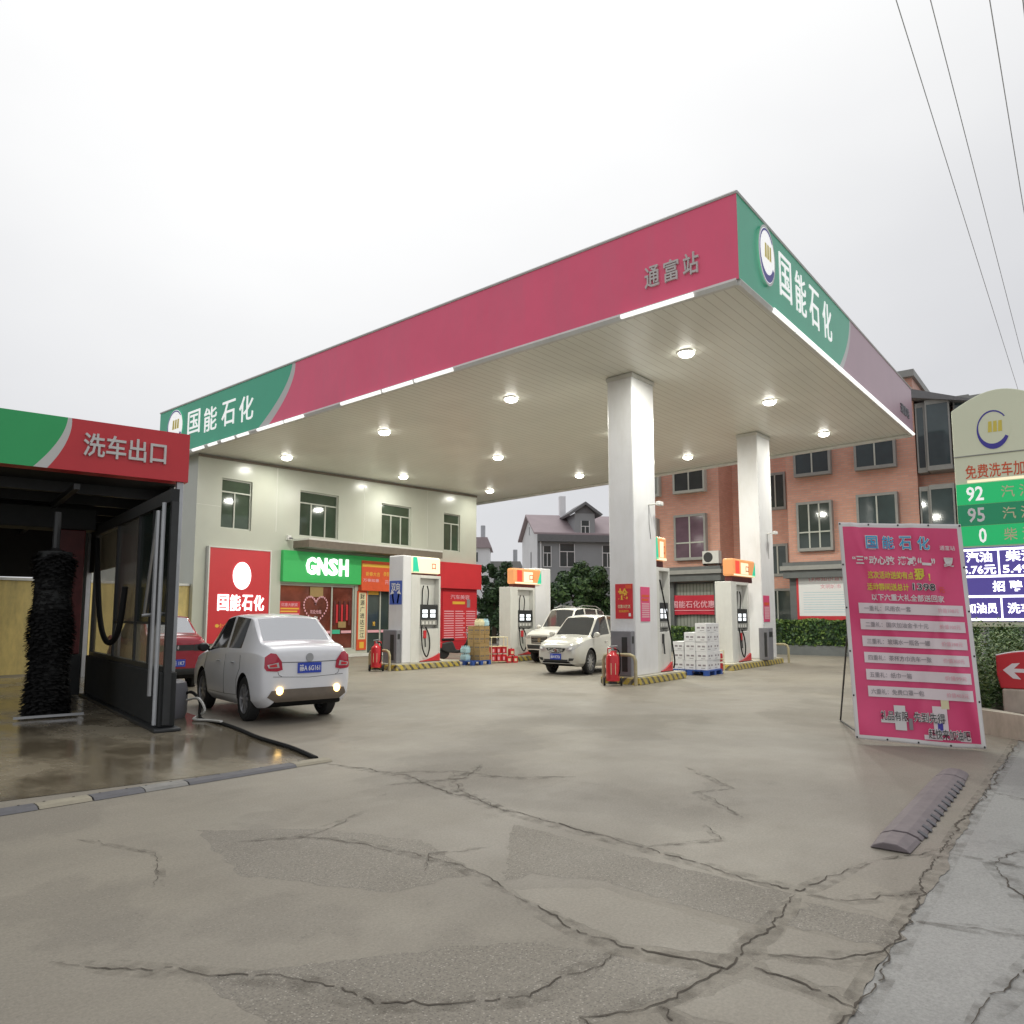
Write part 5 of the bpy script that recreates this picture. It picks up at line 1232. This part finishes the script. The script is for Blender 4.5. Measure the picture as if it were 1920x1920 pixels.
for x0_, x1_, q0, q1, m in ((.33, .42, .055, .165, 'banner_white'), (.22, .40, .085, .10, 'banner_white'), (.36, .41, .12, .155, 'cyan'), (.44, .47, .06, .11, 'bar_ink'), (.63, .74, .05, .17, 'banner_bar'), (.66, .70, .06, .10, 'purple'), (.55, .90, .025, .045, 'banner_bar'), (.70, .76, .16, .20, 'cream')):
    bb.face([bm0(x0_, q0, .012), bm0(x1_, q0, .012), bm0(x1_, q1, .012), bm0(x0_, q1, .012)], m)
for tx, s, td, w, h in (('礼品有限', .33, .882, .22, .042), ('先到先得', .60, .882, .24, .042), ('赶快来加油吧', .74, .948, .31, .042)): bt(tx, s, td, w * 1.02, h * 1.1, 'banner_white', .06, .009); bt(tx, s, td, w, h, 'ink', .004, .012)
mk('print', bb, t)
b = B()
for s in (.012, .988):
    b.tube([bm0(.03 + .94 * (s > .5), .02, -.14), bm0(.03 + .94 * (s > .5), .98, -.13)], .016, 'dark', 8)
b.tube([bm0(.03, .975, -.10), bm0(.97, .975, -.10)], .014, 'dark', 8); b.tube([bm0(.03, .05, -.10), bm0(.97, .05, -.10)], .014, 'dark', 8)
for s, f in ((.012, Vector((-.25, -1.52, .012))), (.988, Vector((.1, -3.0, .012)))):
    f = f - o0; b.tube([bm0(s, .52, -.08), f], .013, 'dark', 6); b.tube([f, bm0(s, .03, -.08)], .013, 'dark', 6)
mk('stand', b, t)
b = B()
for i in range(5):
    for q in (.008, .992): b.disc(bm0(.012 + .244 * i, q, .006), (0, -1, 0), (0, 0, 1), .012, .014, 'dark', 10)
for j in range(1, 5):
    for s in (.012, .988): b.disc(bm0(s, j / 5, .006), (0, -1, 0), (0, 0, 1), .012, .014, 'dark', 10)
mk('eyelet', b, t)

# ------------------------------------------------------------------ price sign, planter, arrow sign, speed bump
PX = 2.6
t = thing('price_sign', 'tall cream price totem with green fuel panels and a bright violet LED board', 'price sign', (PX, -3.74, 0))
Yl = .74; Pp = plane((0, 0, 0), (0, -1, 0), (0, 0, 1))
b = B(); n = 20; arch = [(-Yl, 1.5), (-Yl, 5.50)] + [(-Yl + 2 * Yl * i / n, 5.50 + .30 * math.sin(pi * i / n)) for i in range(1, n)] + [(Yl, 5.50), (Yl, 1.5)]
b.prism(arch, lambda x, z: Pp(x, z, 0), lambda x, z: Pp(x, z, -.35), 'price_cream'); mk('cabinet', b, t, bevel=.015)
for y in (-.45, .45):
    b = B(); b.tube([Pp(y, 0, -.18), Pp(y, 1.5, -.18)], .07, 'galv', 10); mk('leg', b, t)
b = B(); b.tube([Pp(-Yl, 4.62, .01), Pp(Yl, 4.62, .01)], .012, 'frame_grey', 5)
emblem(b, Pp, -.10, 5.06, .26, .37, 'price_cream', z=.006); mk('emblem', b, t)
b = B(); text(b, '免费洗车加水', Pp, -.02, 4.32, 1.10, .26, 'orange', .01, z=.006); rect(b, Pp, -.55, .70, 4.12, 4.17, 'warm_white'); mk('slogan_print', b, t)
for i, (z0, z1, m, num, fu) in enumerate(((3.72, 4.10, 'price_green', '92', '汽油'), (3.33, 3.712, 'price_green_dim', '95', '汽油'), (2.96, 3.322, 'price_green', '0', '柴油'))):
    b = B(); b.box(-.03, -.004, -Yl + .01, Yl - .01, z0, z1, m); pn = mk('fuel_panel', b, t)
    b = B(); pp = plane((-.03, 0, 0), (0, -1, 0), (0, 0, 1)); zc = (z0 + z1) / 2
    text(b, num, pp, -.44 if num != '0' else -.36, zc, .27 if num != '0' else .12, .27, 'lit_white' if i != 1 else 'paper', .02)
    for k, ch in enumerate(fu): text(b, ch, pp, .06 + .27 * k, zc, .20, .22, 'cream', .008)
    mk('lettering', b, pn)
b = B(); b.box(-.05, -.004, -Yl - .1, Yl - .005, 1.60, 2.925, 'led_violet'); lb = mk('led_board', b, t)
pp = plane((-.05, 0, 0), (0, -1, 0), (0, 0, 1)); b = B()
for z in (1.63, 2.04, 2.40, 2.88): rect(b, pp, -Yl + .02, Yl + .08, z - .02, z + .02, 'led_white')
for z0, z1 in ((1.65, 2.02), (2.42, 2.86)): rect(b, pp, -.155, -.13, z0, z1, 'led_white')
text(b, '汽油', pp, -.44, 2.75, .40, .19, 'led_white', .022); text(b, '柴油', pp, .18, 2.75, .44, .19, 'led_white', .022); text(b, '5.76元', pp, -.45, 2.52, .52, .17, 'led_white', .022); text(b, '5.49元', pp, .22, 2.52, .62, .17, 'led_white', .022)
text(b, '招 聘', pp, -.04, 2.22, .44, .19, 'led_white', .022); text(b, '加油员', pp, -.45, 1.83, .48, .19, 'led_white', .022); text(b, '洗车工', pp, .22, 1.83, .56, .19, 'led_white', .022)
mk('led_text', b, lb)

t = thing('planter_bed', 'low cream rendered planter wall behind the banner', 'planter', (0, 0, 0))
ol = [(-1.35, -4.75), (-.85, -4.1), (-.35, -3.48), (.0, -3.12), (.5, -2.95), (14, -2.95), (14, -6.2), (-1.0, -6.2)]
b = B(); n = len(ol); hi = .34
cx_, cy_ = 5, -4.6
inn = [(x + (.16 if x < 1 else -.16 if x > 13 else 0), y + (-.16 if y > -3.5 else .16 if y < -6 else 0)) for x, y in ol]
for i in range(n):
    j = (i + 1) % n
    b.face([(*ol[i], 0), (*ol[j], 0), (*ol[j], hi), (*ol[i], hi)], 'planter'); b.face([(*ol[i], hi), (*ol[j], hi), (*inn[j], hi), (*inn[i], hi)], 'planter'); b.face([(*inn[i], hi), (*inn[j], hi), (*inn[j], .2), (*inn[i], .2)], 'planter')
mk('wall', b, t)
b = B(); b.face([(*p, .26) for p in inn], 'bark'); mk('soil', b, t)
b = B(); r2 = np.random.default_rng(5)
def stem_plants(b, x0, x1, y0, y1, n, hmin, hmax, z0=.26, leaf=.075, mats=('grass1', 'grass2', 'grass3')):
    for i in range(n):
        x, y = x0 + (x1 - x0) * r2.random(), y0 + (y1 - y0) * r2.random(); h_ = hmin + (hmax - hmin) * r2.random(); lx, ly = r2.normal(0, .10, 2)
        for k in range(int(h_ / .055)):
            q = (k + 1) * .055 / h_; p = Vector((x + lx * q * q, y + ly * q * q, z0 + h_ * q)); a = r2.random() * 2 * pi; el = .2 + .7 * r2.random(); L_ = leaf * (.6 + .9 * r2.random()) * (1.15 - .4 * q)
            d = Vector((math.cos(a) * math.cos(el), math.sin(a) * math.cos(el), math.sin(el))); w_ = d.cross(Vector((0, 0, 1))).normalized() * L_ * .26
            b.face([p, p + d * L_ * .5 + w_, p + d * L_ - Vector((0, 0, L_ * .15)), p + d * L_ * .5 - w_], mats[r2.integers(0, 3)] if q > .35 else mats[2 if r2.random() < .6 else 0])
stem_plants(b, -.05, .5, -3.60, -3.12, 70, .6, 1.2); stem_plants(b, .5, 2.4, -4.6, -3.15, 460, .8, 1.4)
stem_plants(b, 2.4, 6, -4.9, -3.1, 260, .8, 1.3, leaf=.10)
o = mk('planter_shrub', b); tag(o, 'dense leafy green shrub filling the planter below the price sign', 'shrub')
t = thing('arrow_sign', 'small red sign board with a white left arrow on a pale block by the planter', 'sign', (.2, -4.08, .26))
ap = plane((0, 0, 0), (0, -1, 0), (0, 0, 1)); b = B(); n = 12
sh = [(-.38, .36), (-.42, .55), (-.42, .84)] + [(-.42 + .84 * i / n, .84 + .07 * math.sin(pi * i / n)) for i in range(1, n)] + [(.42, .84), (.42, .55), (.38, .36)]
b.prism(sh, lambda x, z: ap(x, z, 0), lambda x, z: ap(x, z, -.12), 'sign_red'); mk('board', b, t, bevel=.015)
b = B(); b.face([ap(x, z, .004) for x, z in [(-.34, .63), (-.22, .73), (-.12, .74), (-.2, .655), (.3, .655), (.3, .60), (-.2, .60), (-.12, .50), (-.22, .51)]], 'paper'); b.tube([ap(-.42 + .84 * i / n, .845 + .07 * math.sin(pi * i / n), -.02) for i in range(n + 1)], .012, 'paper', 5); mk('arrow_print', b, t)
b = B(); b.box(-.06, .2, -.36, .36, 0, .355, 'planter'); mk('base_block', b, t, bevel=.02)
# speed bump
t = thing('speed_bump', 'worn purple grey rubber speed bump lying alone near the road edge', 'speed bump', (0, 0, 0))
A0, A1 = Vector((-7.12, -3.57, 0)), Vector((-3.75, -3.56, 0)); d_ = (A1 - A0); L_ = d_.length; d_ = d_ / L_; nn = Vector((-d_.y, d_.x, 0))
prof = [(-.15, .004), (-.12, .03), (-.05, .055), (.05, .055), (.12, .03), (.15, .004)]
bp = lambda u, y, z: A0 + d_ * u + nn * y + Vector((0, 0, z))
for u0, u1, nm in ((0, .36, 'end_cap'), (.40, L_ - .42, 'middle_section'), (L_ - .38, L_, 'end_cap')):
    b = B(); b.prism(prof, lambda y, z: bp(u0, y * (.9 if nm == 'end_cap' and u0 == 0 else 1), z), lambda y, z: bp(u1, y * (.9 if nm == 'end_cap' and u0 > 0 else 1), z), 'bump_rubber'); 
    if nm == 'middle_section':
        for i in range(12): b.box(0, 0, 0, 0, 0, 0, 'bump_rubber') if 0 else b.hexa([bp(u0 + .1 + i * .2, -.165, .003), bp(u0 + .16 + i * .2, -.165, .003), bp(u0 + .16 + i * .2, -.10, .03), bp(u0 + .1 + i * .2, -.10, .03), bp(u0 + .1 + i * .2, -.165, .012), bp(u0 + .16 + i * .2, -.165, .012), bp(u0 + .16 + i * .2, -.10, .05), bp(u0 + .1 + i * .2, -.10, .05)], 'ramp_grey')
    mk(nm, b, t, bevel=.008)

# ------------------------------------------------------------------ power lines
for i, (y, z) in enumerate(((-3.18, 10.62), (-3.57, 10.62), (-4.30, 9.73), (-4.66, 8.84))):
    b = B(); b.tube([(-16 + 96 * k / 24, y, z - .35 * math.sin(pi * k / 24)) for k in range(25)], .0075, 'steel', 5)
    tag(mk('power_line', b), ['thin overhead power line, leftmost of the four in the sky', 'thin overhead power line, second from the left in the sky', 'thin overhead power line, third from the left in the sky', 'thin overhead power line at the top right corner of the sky'][i], 'power line', 'overhead power lines')

# ------------------------------------------------------------------ orange tiled building
bd = thing('tiled_building', 'three storey orange tiled building with box windows behind the canopy', 'building', (0, 0, 0))
FX, RX, TZ = 22.0, 23.8, 11.9
b = B()
for y0, y1 in ((.62, 6.07), (9.40, 14.3)):
    b.box(FX, 32, y0, y1, 3.4, TZ, 'tile'); b.box(FX - .02, FX, y0, y1, 0, 3.4, 'stone_grey') if 0 else None
b.box(RX, 32, 6.07, 9.40, 0, TZ, 'tile'); b.box(22.6, 32, -1.3, .62, 3.4, 10.55, 'tile'); b.box(22.9, 32, -4.5, -1.302, 3.4, 9.0, 'tile'); mk('wall', b, bd)
b = B()
for y0, y1, xx in ((.62, 6.07, FX), (9.40, 14.3, FX), (-4.5, .62, 22.6)):
    b.box(xx + .35, 31, y0 + .01, y1 - .01, 0, 3.399, 'stone_grey')
    for yy in np.arange(y0 + .2, y1, 2.55): b.box(xx + .02, xx + .35, yy - .2, yy + .2, 0, 3.399, 'stone_grey')
mk('ground_floor', b, bd)
for y0, y1 in ((.5, 6.25), (9.25, 14.4)):
    b = B(); b.box(FX - .45, FX + .34, y0, y1, 3.402, 3.75, 'stone_grey'); b.box(FX - .6, FX - .004, y0 - .1, y1 + .1, 3.752, 3.95, 'frame_grey'); b.box(FX - .5, FX - .004, y0, y1, 3.952, 4.12, 'stone_grey'); mk('cornice', b, bd)
b = B()
for y0, y1, xx, zz in ((.5, 6.2, FX, TZ), (9.3, 14.4, FX, TZ), (6.2, 9.3, RX, TZ), (-1.4, .5, 22.5, 10.55)): b.box(xx - .25, 32, y0, y1, zz + .002, zz + .3, 'frame_grey')
b.prism([(-1.75, 10.3), (.75, 10.9), (.6, 11.25), (-1.5, 10.45)], lambda y, z: (21.4, y, z), lambda y, z: (31, y, z), 'roofd'); mk('parapet', b, bd)
def boxwin(x, y0, y1, z0, z1, glass, proj=.32, hz=.36, nv=1, frame='frame_grey'):
    b = B(); f = .09
    xo = x - proj
    b.box(xo, x - .003, y0 - .1, y1 + .1, z1, z1 + .12, frame); b.box(xo, x - .003, y0 - .1, y1 + .1, z0 - .14, z0, frame)
    b.box(xo, x - .003, y0 - .1, y0, z0, z1, frame); b.box(xo, x - .003, y1, y1 + .1, z0, z1, frame)
    for k in range(1, nv + 1): yc = y0 + (y1 - y0) * k / (nv + 1); b.box(xo + .01, xo + .06, yc - .03, yc + .03, z0, z1, 'frame_alu')
    if hz: zc = z0 + (z1 - z0) * hz; b.box(xo + .012, xo + .058, y0, y1, zc - .03, zc + .03, 'frame_alu')
    w = mk('window', b, bd)
    b = B(); b.face([(xo + .04, y1, z0), (xo + .04, y0, z0), (xo + .04, y0, z1), (xo + .04, y1, z1)], glass); mk('pane', b, w)
boxwin(FX, 10.12, 11.61, 4.60, 6.66, 'glass_purple'); boxwin(FX, 10.1, 11.62, 8.02, 9.3, 'glass_dark', hz=None, frame='frame_alu'); boxwin(FX, 12.6, 13.9, 8.0, 9.3, 'shutter_grey', hz=None, nv=0, frame='frame_alu'); boxwin(FX, 12.75, 14.0, 4.9, 6.6, 'glass_dark')
boxwin(FX, 4.15, 5.5, 4.75, 6.75, 'glass_dark', nv=2); boxwin(FX, 4.12, 5.54, 8.2, 9.18, 'glass_teal', hz=None); boxwin(FX, 1.48, 2.92, 4.75, 6.86, 'glass_teal'); boxwin(FX, 1.45, 2.92, 8.2, 9.28, 'glass_teal', hz=None)
boxwin(RX, 6.78, 7.6, 7.05, 8.65, 'glass_dark', proj=.08, hz=None); boxwin(RX, 6.78, 7.6, 3.75, 5.1, 'glass_dark', proj=.08, hz=None); boxwin(RX, 6.6, 8.6, .2, 2.9, 'glass_dark', proj=.06, hz=None, nv=2)
# glazed oriel bays on the right wing
for z0, z1 in ((7.9, 10.5), (4.3, 6.9)):
    b = B()
    for y0, y1, x in ((-2.4, -.85, 21.9), (-.75, .15, 21.6), (.2, .56, 21.9)):
        b.box(x, 22.59, y0, y1, z0 - .2, z0, 'frame_grey'); b.box(x, 22.59, y0, y1, z1, z1 + .2, 'frame_grey')
        for yy in (y0, y1 - .06): b.box(x, x + .06, yy, yy + .06, z0, z1, 'frame_grey')
    w = mk('window', b, bd)
    b = B()
    for y0, y1, x in ((-2.4, -.85, 21.92), (-.75, .15, 21.62), (.2, .56, 21.92)): b.box(x, 22.59, y0 + .01, y1 - .01, z0 + .001, z1 - .001, 'glass_teal')
    mk('pane', b, w)
b = B(); b.box(FX + .30, FX + .36, 9.75, 12.6, 0, 3.3, 'roller'); mk('roller_shutter', b, bd)
t = thing('fabric_banner', 'red fabric banner with white characters hung across the grey shutter', 'banner', (FX + .1, 10.75, 1.76))
b = B(); bx0 = plane((0, 0, 0), (0, -1, 0), (0, 0, 1))
for i in range(24):
    a, c = -2.0 + 4 * i / 24, -2.0 + 4 * (i + 1) / 24; f = lambda s, z: bx0(s, z - .10 * (s / 2) ** 2 * (1 if z < .5 else -.4) - .0, .03 * math.sin(s * 5))
    b.face([f(a, 0), f(c, 0), f(c, .95), f(a, .95)], 'cloth_red', True)
mk('cloth', b, t); b = B(); text(b, '迎国能石化优惠加油', lambda x, y, z=0.: bx0(x, y, .05), .0, .5, 3.5, .36, 'pink', .015); rect(b, lambda x, y, z=0.: bx0(x, y, .05), -1.6, 1.5, .18, .21, 'pink'); mk('lettering', b, t)
t = thing('notice_board', 'large pale notice board with faded red heading on the grey shop front', 'notice board', (FX + .0, 4.3, 1.5))
b = B(); b.box(-.04, -.004, -1.6, 1.5, 0, 2.2, 'sign_red'); mk('frame', b, t); b = B(); pp = plane((-.04, 0, 0), (0, -1, 0), (0, 0, 1)); rect(b, pp, -1.4, 1.55, .18, 2.1, 'paper'); text(b, '健康知识宣传栏', pp, .0, 1.85, 1.9, .22, 'pink', z=.008); text(b, '文明城市', pp, .0, 1.5, .9, .2, 'pink', z=.008)
for i in range(9): rect(b, pp, -1.2, 1.3 - .2 * (i % 3), .35 + i * .11, .37 + i * .11, 'cyan', .008)
mk('sheet', b, t)
def acunit(x, y, z, lab):
    t = thing('air_conditioner', lab, 'air conditioner', (x, y, z)); b = B(); b.box(-.4, -.004, -.42, .42, 0, .62, 'soft_white'); mk('casing', b, t, bevel=.02)
    b = B(); b.disc((-.404, .12, .31), (0, -1, 0), (0, 0, 1), .24, .25, 'dark', 20); mk('fan_grille', b, t); b = B(); b.box(-.38, 0, -.4, -.36, -.08, -.002, 'dark'); b.box(-.38, 0, .36, .4, -.08, -.002, 'dark'); mk('bracket', b, t)
acunit(FX - .02, 9.75, 4.24, 'white air conditioner on the cornice of the orange tiled building')
# dark shop front clutter in the recess
t = thing('tricycle_cart', 'dark parked cargo cart with blue cover in the recess of the tiled building', 'cart', (20.6, 7.1, 0))
b = B(); b.box(-.6, .6, -.45, .45, .45, .95, 'dark'); mk('tray', b, t, bevel=.03); b = B(); b.prism([(-.55, .955), (-.5, 1.7), (.3, 2.0), (.55, .955)], lambda x, z: (x, -.42, z), lambda x, z: (x, .42, z), 'blue'); mk('cover', b, t, bevel=.05)
for s_ in (-.5, .5):
    b = B(); b.lathe([(0, -.05), (.3, -.05), (.3, .05), (0, .05)], (0, s_, .3), 'tyre', 18, 'y'); mk('wheel', b, t)
# hedge in front of the tiled building
def hedge(x0, x1, y0, y1, z0, z1, lab, n, seed):
    t = thing('hedge', lab, 'hedge', (0, 0, 0)); r = np.random.default_rng(seed)
    b = B(); b.box(x0 + .12, x1 - .12, y0 + .12, y1 - .12, z0, z1 - .12, 'leaf3')
    for i in range(n):
        f = r.choice(3, p=(.5, .2, .3)); p = np.array([x0 + (x1 - x0) * r.random(), y0 + (y1 - y0) * r.random(), z0 + (z1 - z0) * r.random()])
        if f == 0: p[0] = x0 + abs(r.normal(0, .07))
        elif f == 1: p[1] = y0 + abs(r.normal(0, .07))
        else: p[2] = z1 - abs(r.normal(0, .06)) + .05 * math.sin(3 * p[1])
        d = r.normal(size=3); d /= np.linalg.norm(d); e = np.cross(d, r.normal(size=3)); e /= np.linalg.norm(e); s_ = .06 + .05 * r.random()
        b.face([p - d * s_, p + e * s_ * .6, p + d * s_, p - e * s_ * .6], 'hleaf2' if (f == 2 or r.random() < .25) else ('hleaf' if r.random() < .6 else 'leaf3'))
    mk('foliage', b, t); b = B(); b.box(x0 + .05, x1, y0 - .1, y1, 0, z0 - .002, 'stone_grey'); mk('kerb', b, t)
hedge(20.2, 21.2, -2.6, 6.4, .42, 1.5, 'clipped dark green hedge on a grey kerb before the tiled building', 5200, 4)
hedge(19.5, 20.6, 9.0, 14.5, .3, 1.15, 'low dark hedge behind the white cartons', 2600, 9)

# ------------------------------------------------------------------ grey house and far roofs
def wc(lat, D, z=0.): p = Vector((-13.2386, -4.8287, 0)) + FW * D + RT * lat; return (p.x, p.y, z)
hang = math.atan2(RT.y, RT.x) + R(10)
t = thing('grey_house', 'grey rendered house with pinkish pitched roof and gabled dormer beyond the trees', 'house', wc(2.06, 60), hang)
Lh, Dh, He, Hr = 14., 6.5, 8.35, 10.1
b = B(); b.box(0, Lh, 0, Dh, 0, He, 'house'); b.face([(-.01, 0, 0), (-.01, Dh, 0), (-.01, Dh, He), (-.01, Dh / 2, Hr), (-.01, 0, He)], 'housel'); b.face([(Lh, 0, He), (Lh, Dh, He), (Lh, Dh / 2, Hr)], 'house'); mk('wall', b, t)
b = B(); ov = .35
for s_ in (0, 1):
    y0 = -ov if s_ == 0 else Dh + ov; ze = He - .12
    b.hexa([(-ov, y0, ze), (Lh + ov, y0, ze), (Lh + ov, Dh / 2, Hr + .02), (-ov, Dh / 2, Hr + .02), (-ov, y0, ze + .14), (Lh + ov, y0, ze + .14), (Lh + ov, Dh / 2, Hr + .18), (-ov, Dh / 2, Hr + .18)], 'roofp')
mk('roof', b, t)
b = B(); b.box(3.05, 4.75, -.25, 3, 7.6, 10.0, 'house'); dm = mk('dormer', b, t)
b = B(); b.prism([(2.45, 9.92), (3.9, 10.95), (5.35, 9.92), (5.2, 9.78), (3.9, 10.7), (2.6, 9.78)], lambda x, z: (x, -.6, z), lambda x, z: (x, 3.5, z), 'roofd'); b.face([(3.05, -.26, 10.0), (4.75, -.26, 10.0), (3.9, -.26, 10.75)], 'roofd'); mk('dormer_roof', b, dm)
b = B(); b.box(2.6, 3.1, 2.9, 3.4, 9.6, 11.9, 'housel'); mk('chimney', b, t)
b = B(); b.box(-.02, Lh, -.45, -.003, He - .7, He - .13, 'roofd'); mk('eave', b, t)
def hw(x0, x1, z0, z1, y=-.003):
    b = B(); f = .06; yy = y - .05
    b.box(x0, x0 + f, yy, y, z0, z1, 'paper'); b.box(x1 - f, x1, yy, y, z0, z1, 'paper'); b.box(x0, x1, yy + .002, y, z0, z0 + f, 'paper'); b.box((x0 + x1) / 2 - f / 2, (x0 + x1) / 2 + f / 2, yy, y, z0, z0 + (z1 - z0) * .65, 'paper'); b.box(x0, x1, yy + .001, y, z0 + (z1 - z0) * .65, z0 + (z1 - z0) * .65 + f, 'paper')
    w = mk('window', b, t); b = B(); b.face([(x0, y - .02, z0), (x1, y - .02, z0), (x1, y - .02, z1), (x0, y - .02, z1)], 'glass_teal'); mk('pane', b, w)
hw(.45, 1.15, 5.6, 7.3); hw(1.8, 3.1, 5.6, 7.5); hw(5.4, 6.3, 5.6, 7.4); hw(3.55, 4.3, 8.0, 9.4, -.26); hw(8, 9.2, 5.6, 7.4)
b = B(); b.face([(-.03, 2.4, 5.2), (-.03, 2.7, 5.2), (-.03, 2.7, 7.0), (-.03, 2.4, 7.0)], 'glass_dark'); b.face([(-.03, 3.1, 8.5), (-.03, 3.4, 8.5), (-.03, 3.4, 9.2), (-.03, 3.1, 9.2)], 'glass_dark'); mk('slit_window', b, t)
b = B(); b.tube([(.25, -.1, 0), (.25, -.1, He - .5)], .06, 'paper', 8); mk('downpipe', b, t)
for lat, D, w_, h_, m, rm, lab in ((-5.2, 85, 2.6, 10.6, 'housel', 'roofp', 'small far house with pinkish roof beside the shop corner'), (-2.2, 90, 3.4, 8.2, 'housel', 'frame_grey', 'pale flat roofed far house left of the grey house')):
    t = thing('far_house', lab, 'house', wc(lat, D), math.atan2(RT.y, RT.x), 'far houses'); b = B(); b.box(-w_ - 2, w_, 0, 6, 0, h_ - 1.2, m); mk('wall', b, t)
    b = B(); b.prism([(-w_ - 2.3, h_ - 1.2), (w_ + .3, h_ - 1.2), (w_ - .2, h_), (-w_ - 1.6, h_)], lambda x, z: (x, -.4, z), lambda x, z: (x, 6.4, z), rm); mk('roof', b, t)
    b = B(); b.box(w_ * .0, w_ * .5, -.03, -.002, h_ - 2.8, h_ - 1.7, 'glass_dark'); mk('window', b, t)
    b = B(); b.tube([(w_ - .8, 2, h_), (w_ - .8, 2, h_ + 1.6)], .28, 'galv', 10); mk('water_tank', b, t)

# ------------------------------------------------------------------ trees beyond the forecourt
def tree(lat, D, r, h, lab, n, seed, mats=('leaf', 'leaf2', 'leaf3'), base=0.9):
    x, y, _ = wc(lat, D); t = thing('tree', lab, 'tree', (x, y, 0), 0, 'trees beyond the forecourt'); rr = np.random.default_rng(seed)
    cs, rs = [], []
    for k in range(34):
        d = rr.normal(size=3); d /= np.linalg.norm(d); q = rr.random() ** .5
        c = np.array([d[0] * r * q, d[1] * r * q, (h + base) / 2 + d[2] * (h - base) / 2 * q * .88]); cs.append(c); rs.append(r * (.14 + .20 * rr.random()))
    b = B(); leaf_cloud(b, cs, rs, int(n * 1.3), .125, mats, seed=seed); mk('crown', b, t)
    b = B(); b.tube([(0, 0, 0), (.05, .02, h * .3), (0, .1, h * .6)], [.16, .12, .05], 'bark', 8)
    for k in range(5):
        a = k * 1.25; b.tube([(.03, .02, h * (.25 + .05 * k)), (math.cos(a) * r * .6, math.sin(a) * r * .6, h * (.5 + .06 * k))], [.07, .02], 'bark', 6)
    mk('trunk', b, t)
tree(-1.1, 46, 1.55, 5.45, 'dark dense tree just right of the shop corner', 5200, 21, ('leaf', 'leaf3', 'leaf3'), .4)
tree(4.05, 44, 1.85, 5.75, 'broad green tree in front of the grey house', 8200, 22, ('leaf', 'leaf2', 'leaf3'), .4)
tree(2.6, 48, 1.3, 3.9, 'smaller dark tree left of the broad green tree', 3400, 23, ('leaf', 'leaf3', 'leaf3'), .2)
tree(5.6, 45, 1.5, 4.3, 'dark tree partly hidden by the front canopy column', 3800, 24, ('leaf', 'leaf3', 'leaf3'), .2)
tree(.6, 49, 1.2, 4.2, 'dark tree between the shop side tree and the orange lit pump', 3000, 25, ('leaf', 'leaf3', 'leaf3'), .2)
b = B(); r = np.random.default_rng(31)
cs = [np.array(wc(-3 + i * .45, 52 + r.random() * 2, .8 + .5 * r.random())) for i in range(30)]; leaf_cloud(b, cs, [.9] * 30, 6500, .16, ('leaf3', 'leaf', 'leaf3'), seed=31)
o = mk('undergrowth', b); o['kind'] = 'stuff'; o['label'] = 'dark undergrowth below the trees beyond the forecourt'; o['category'] = 'undergrowth'
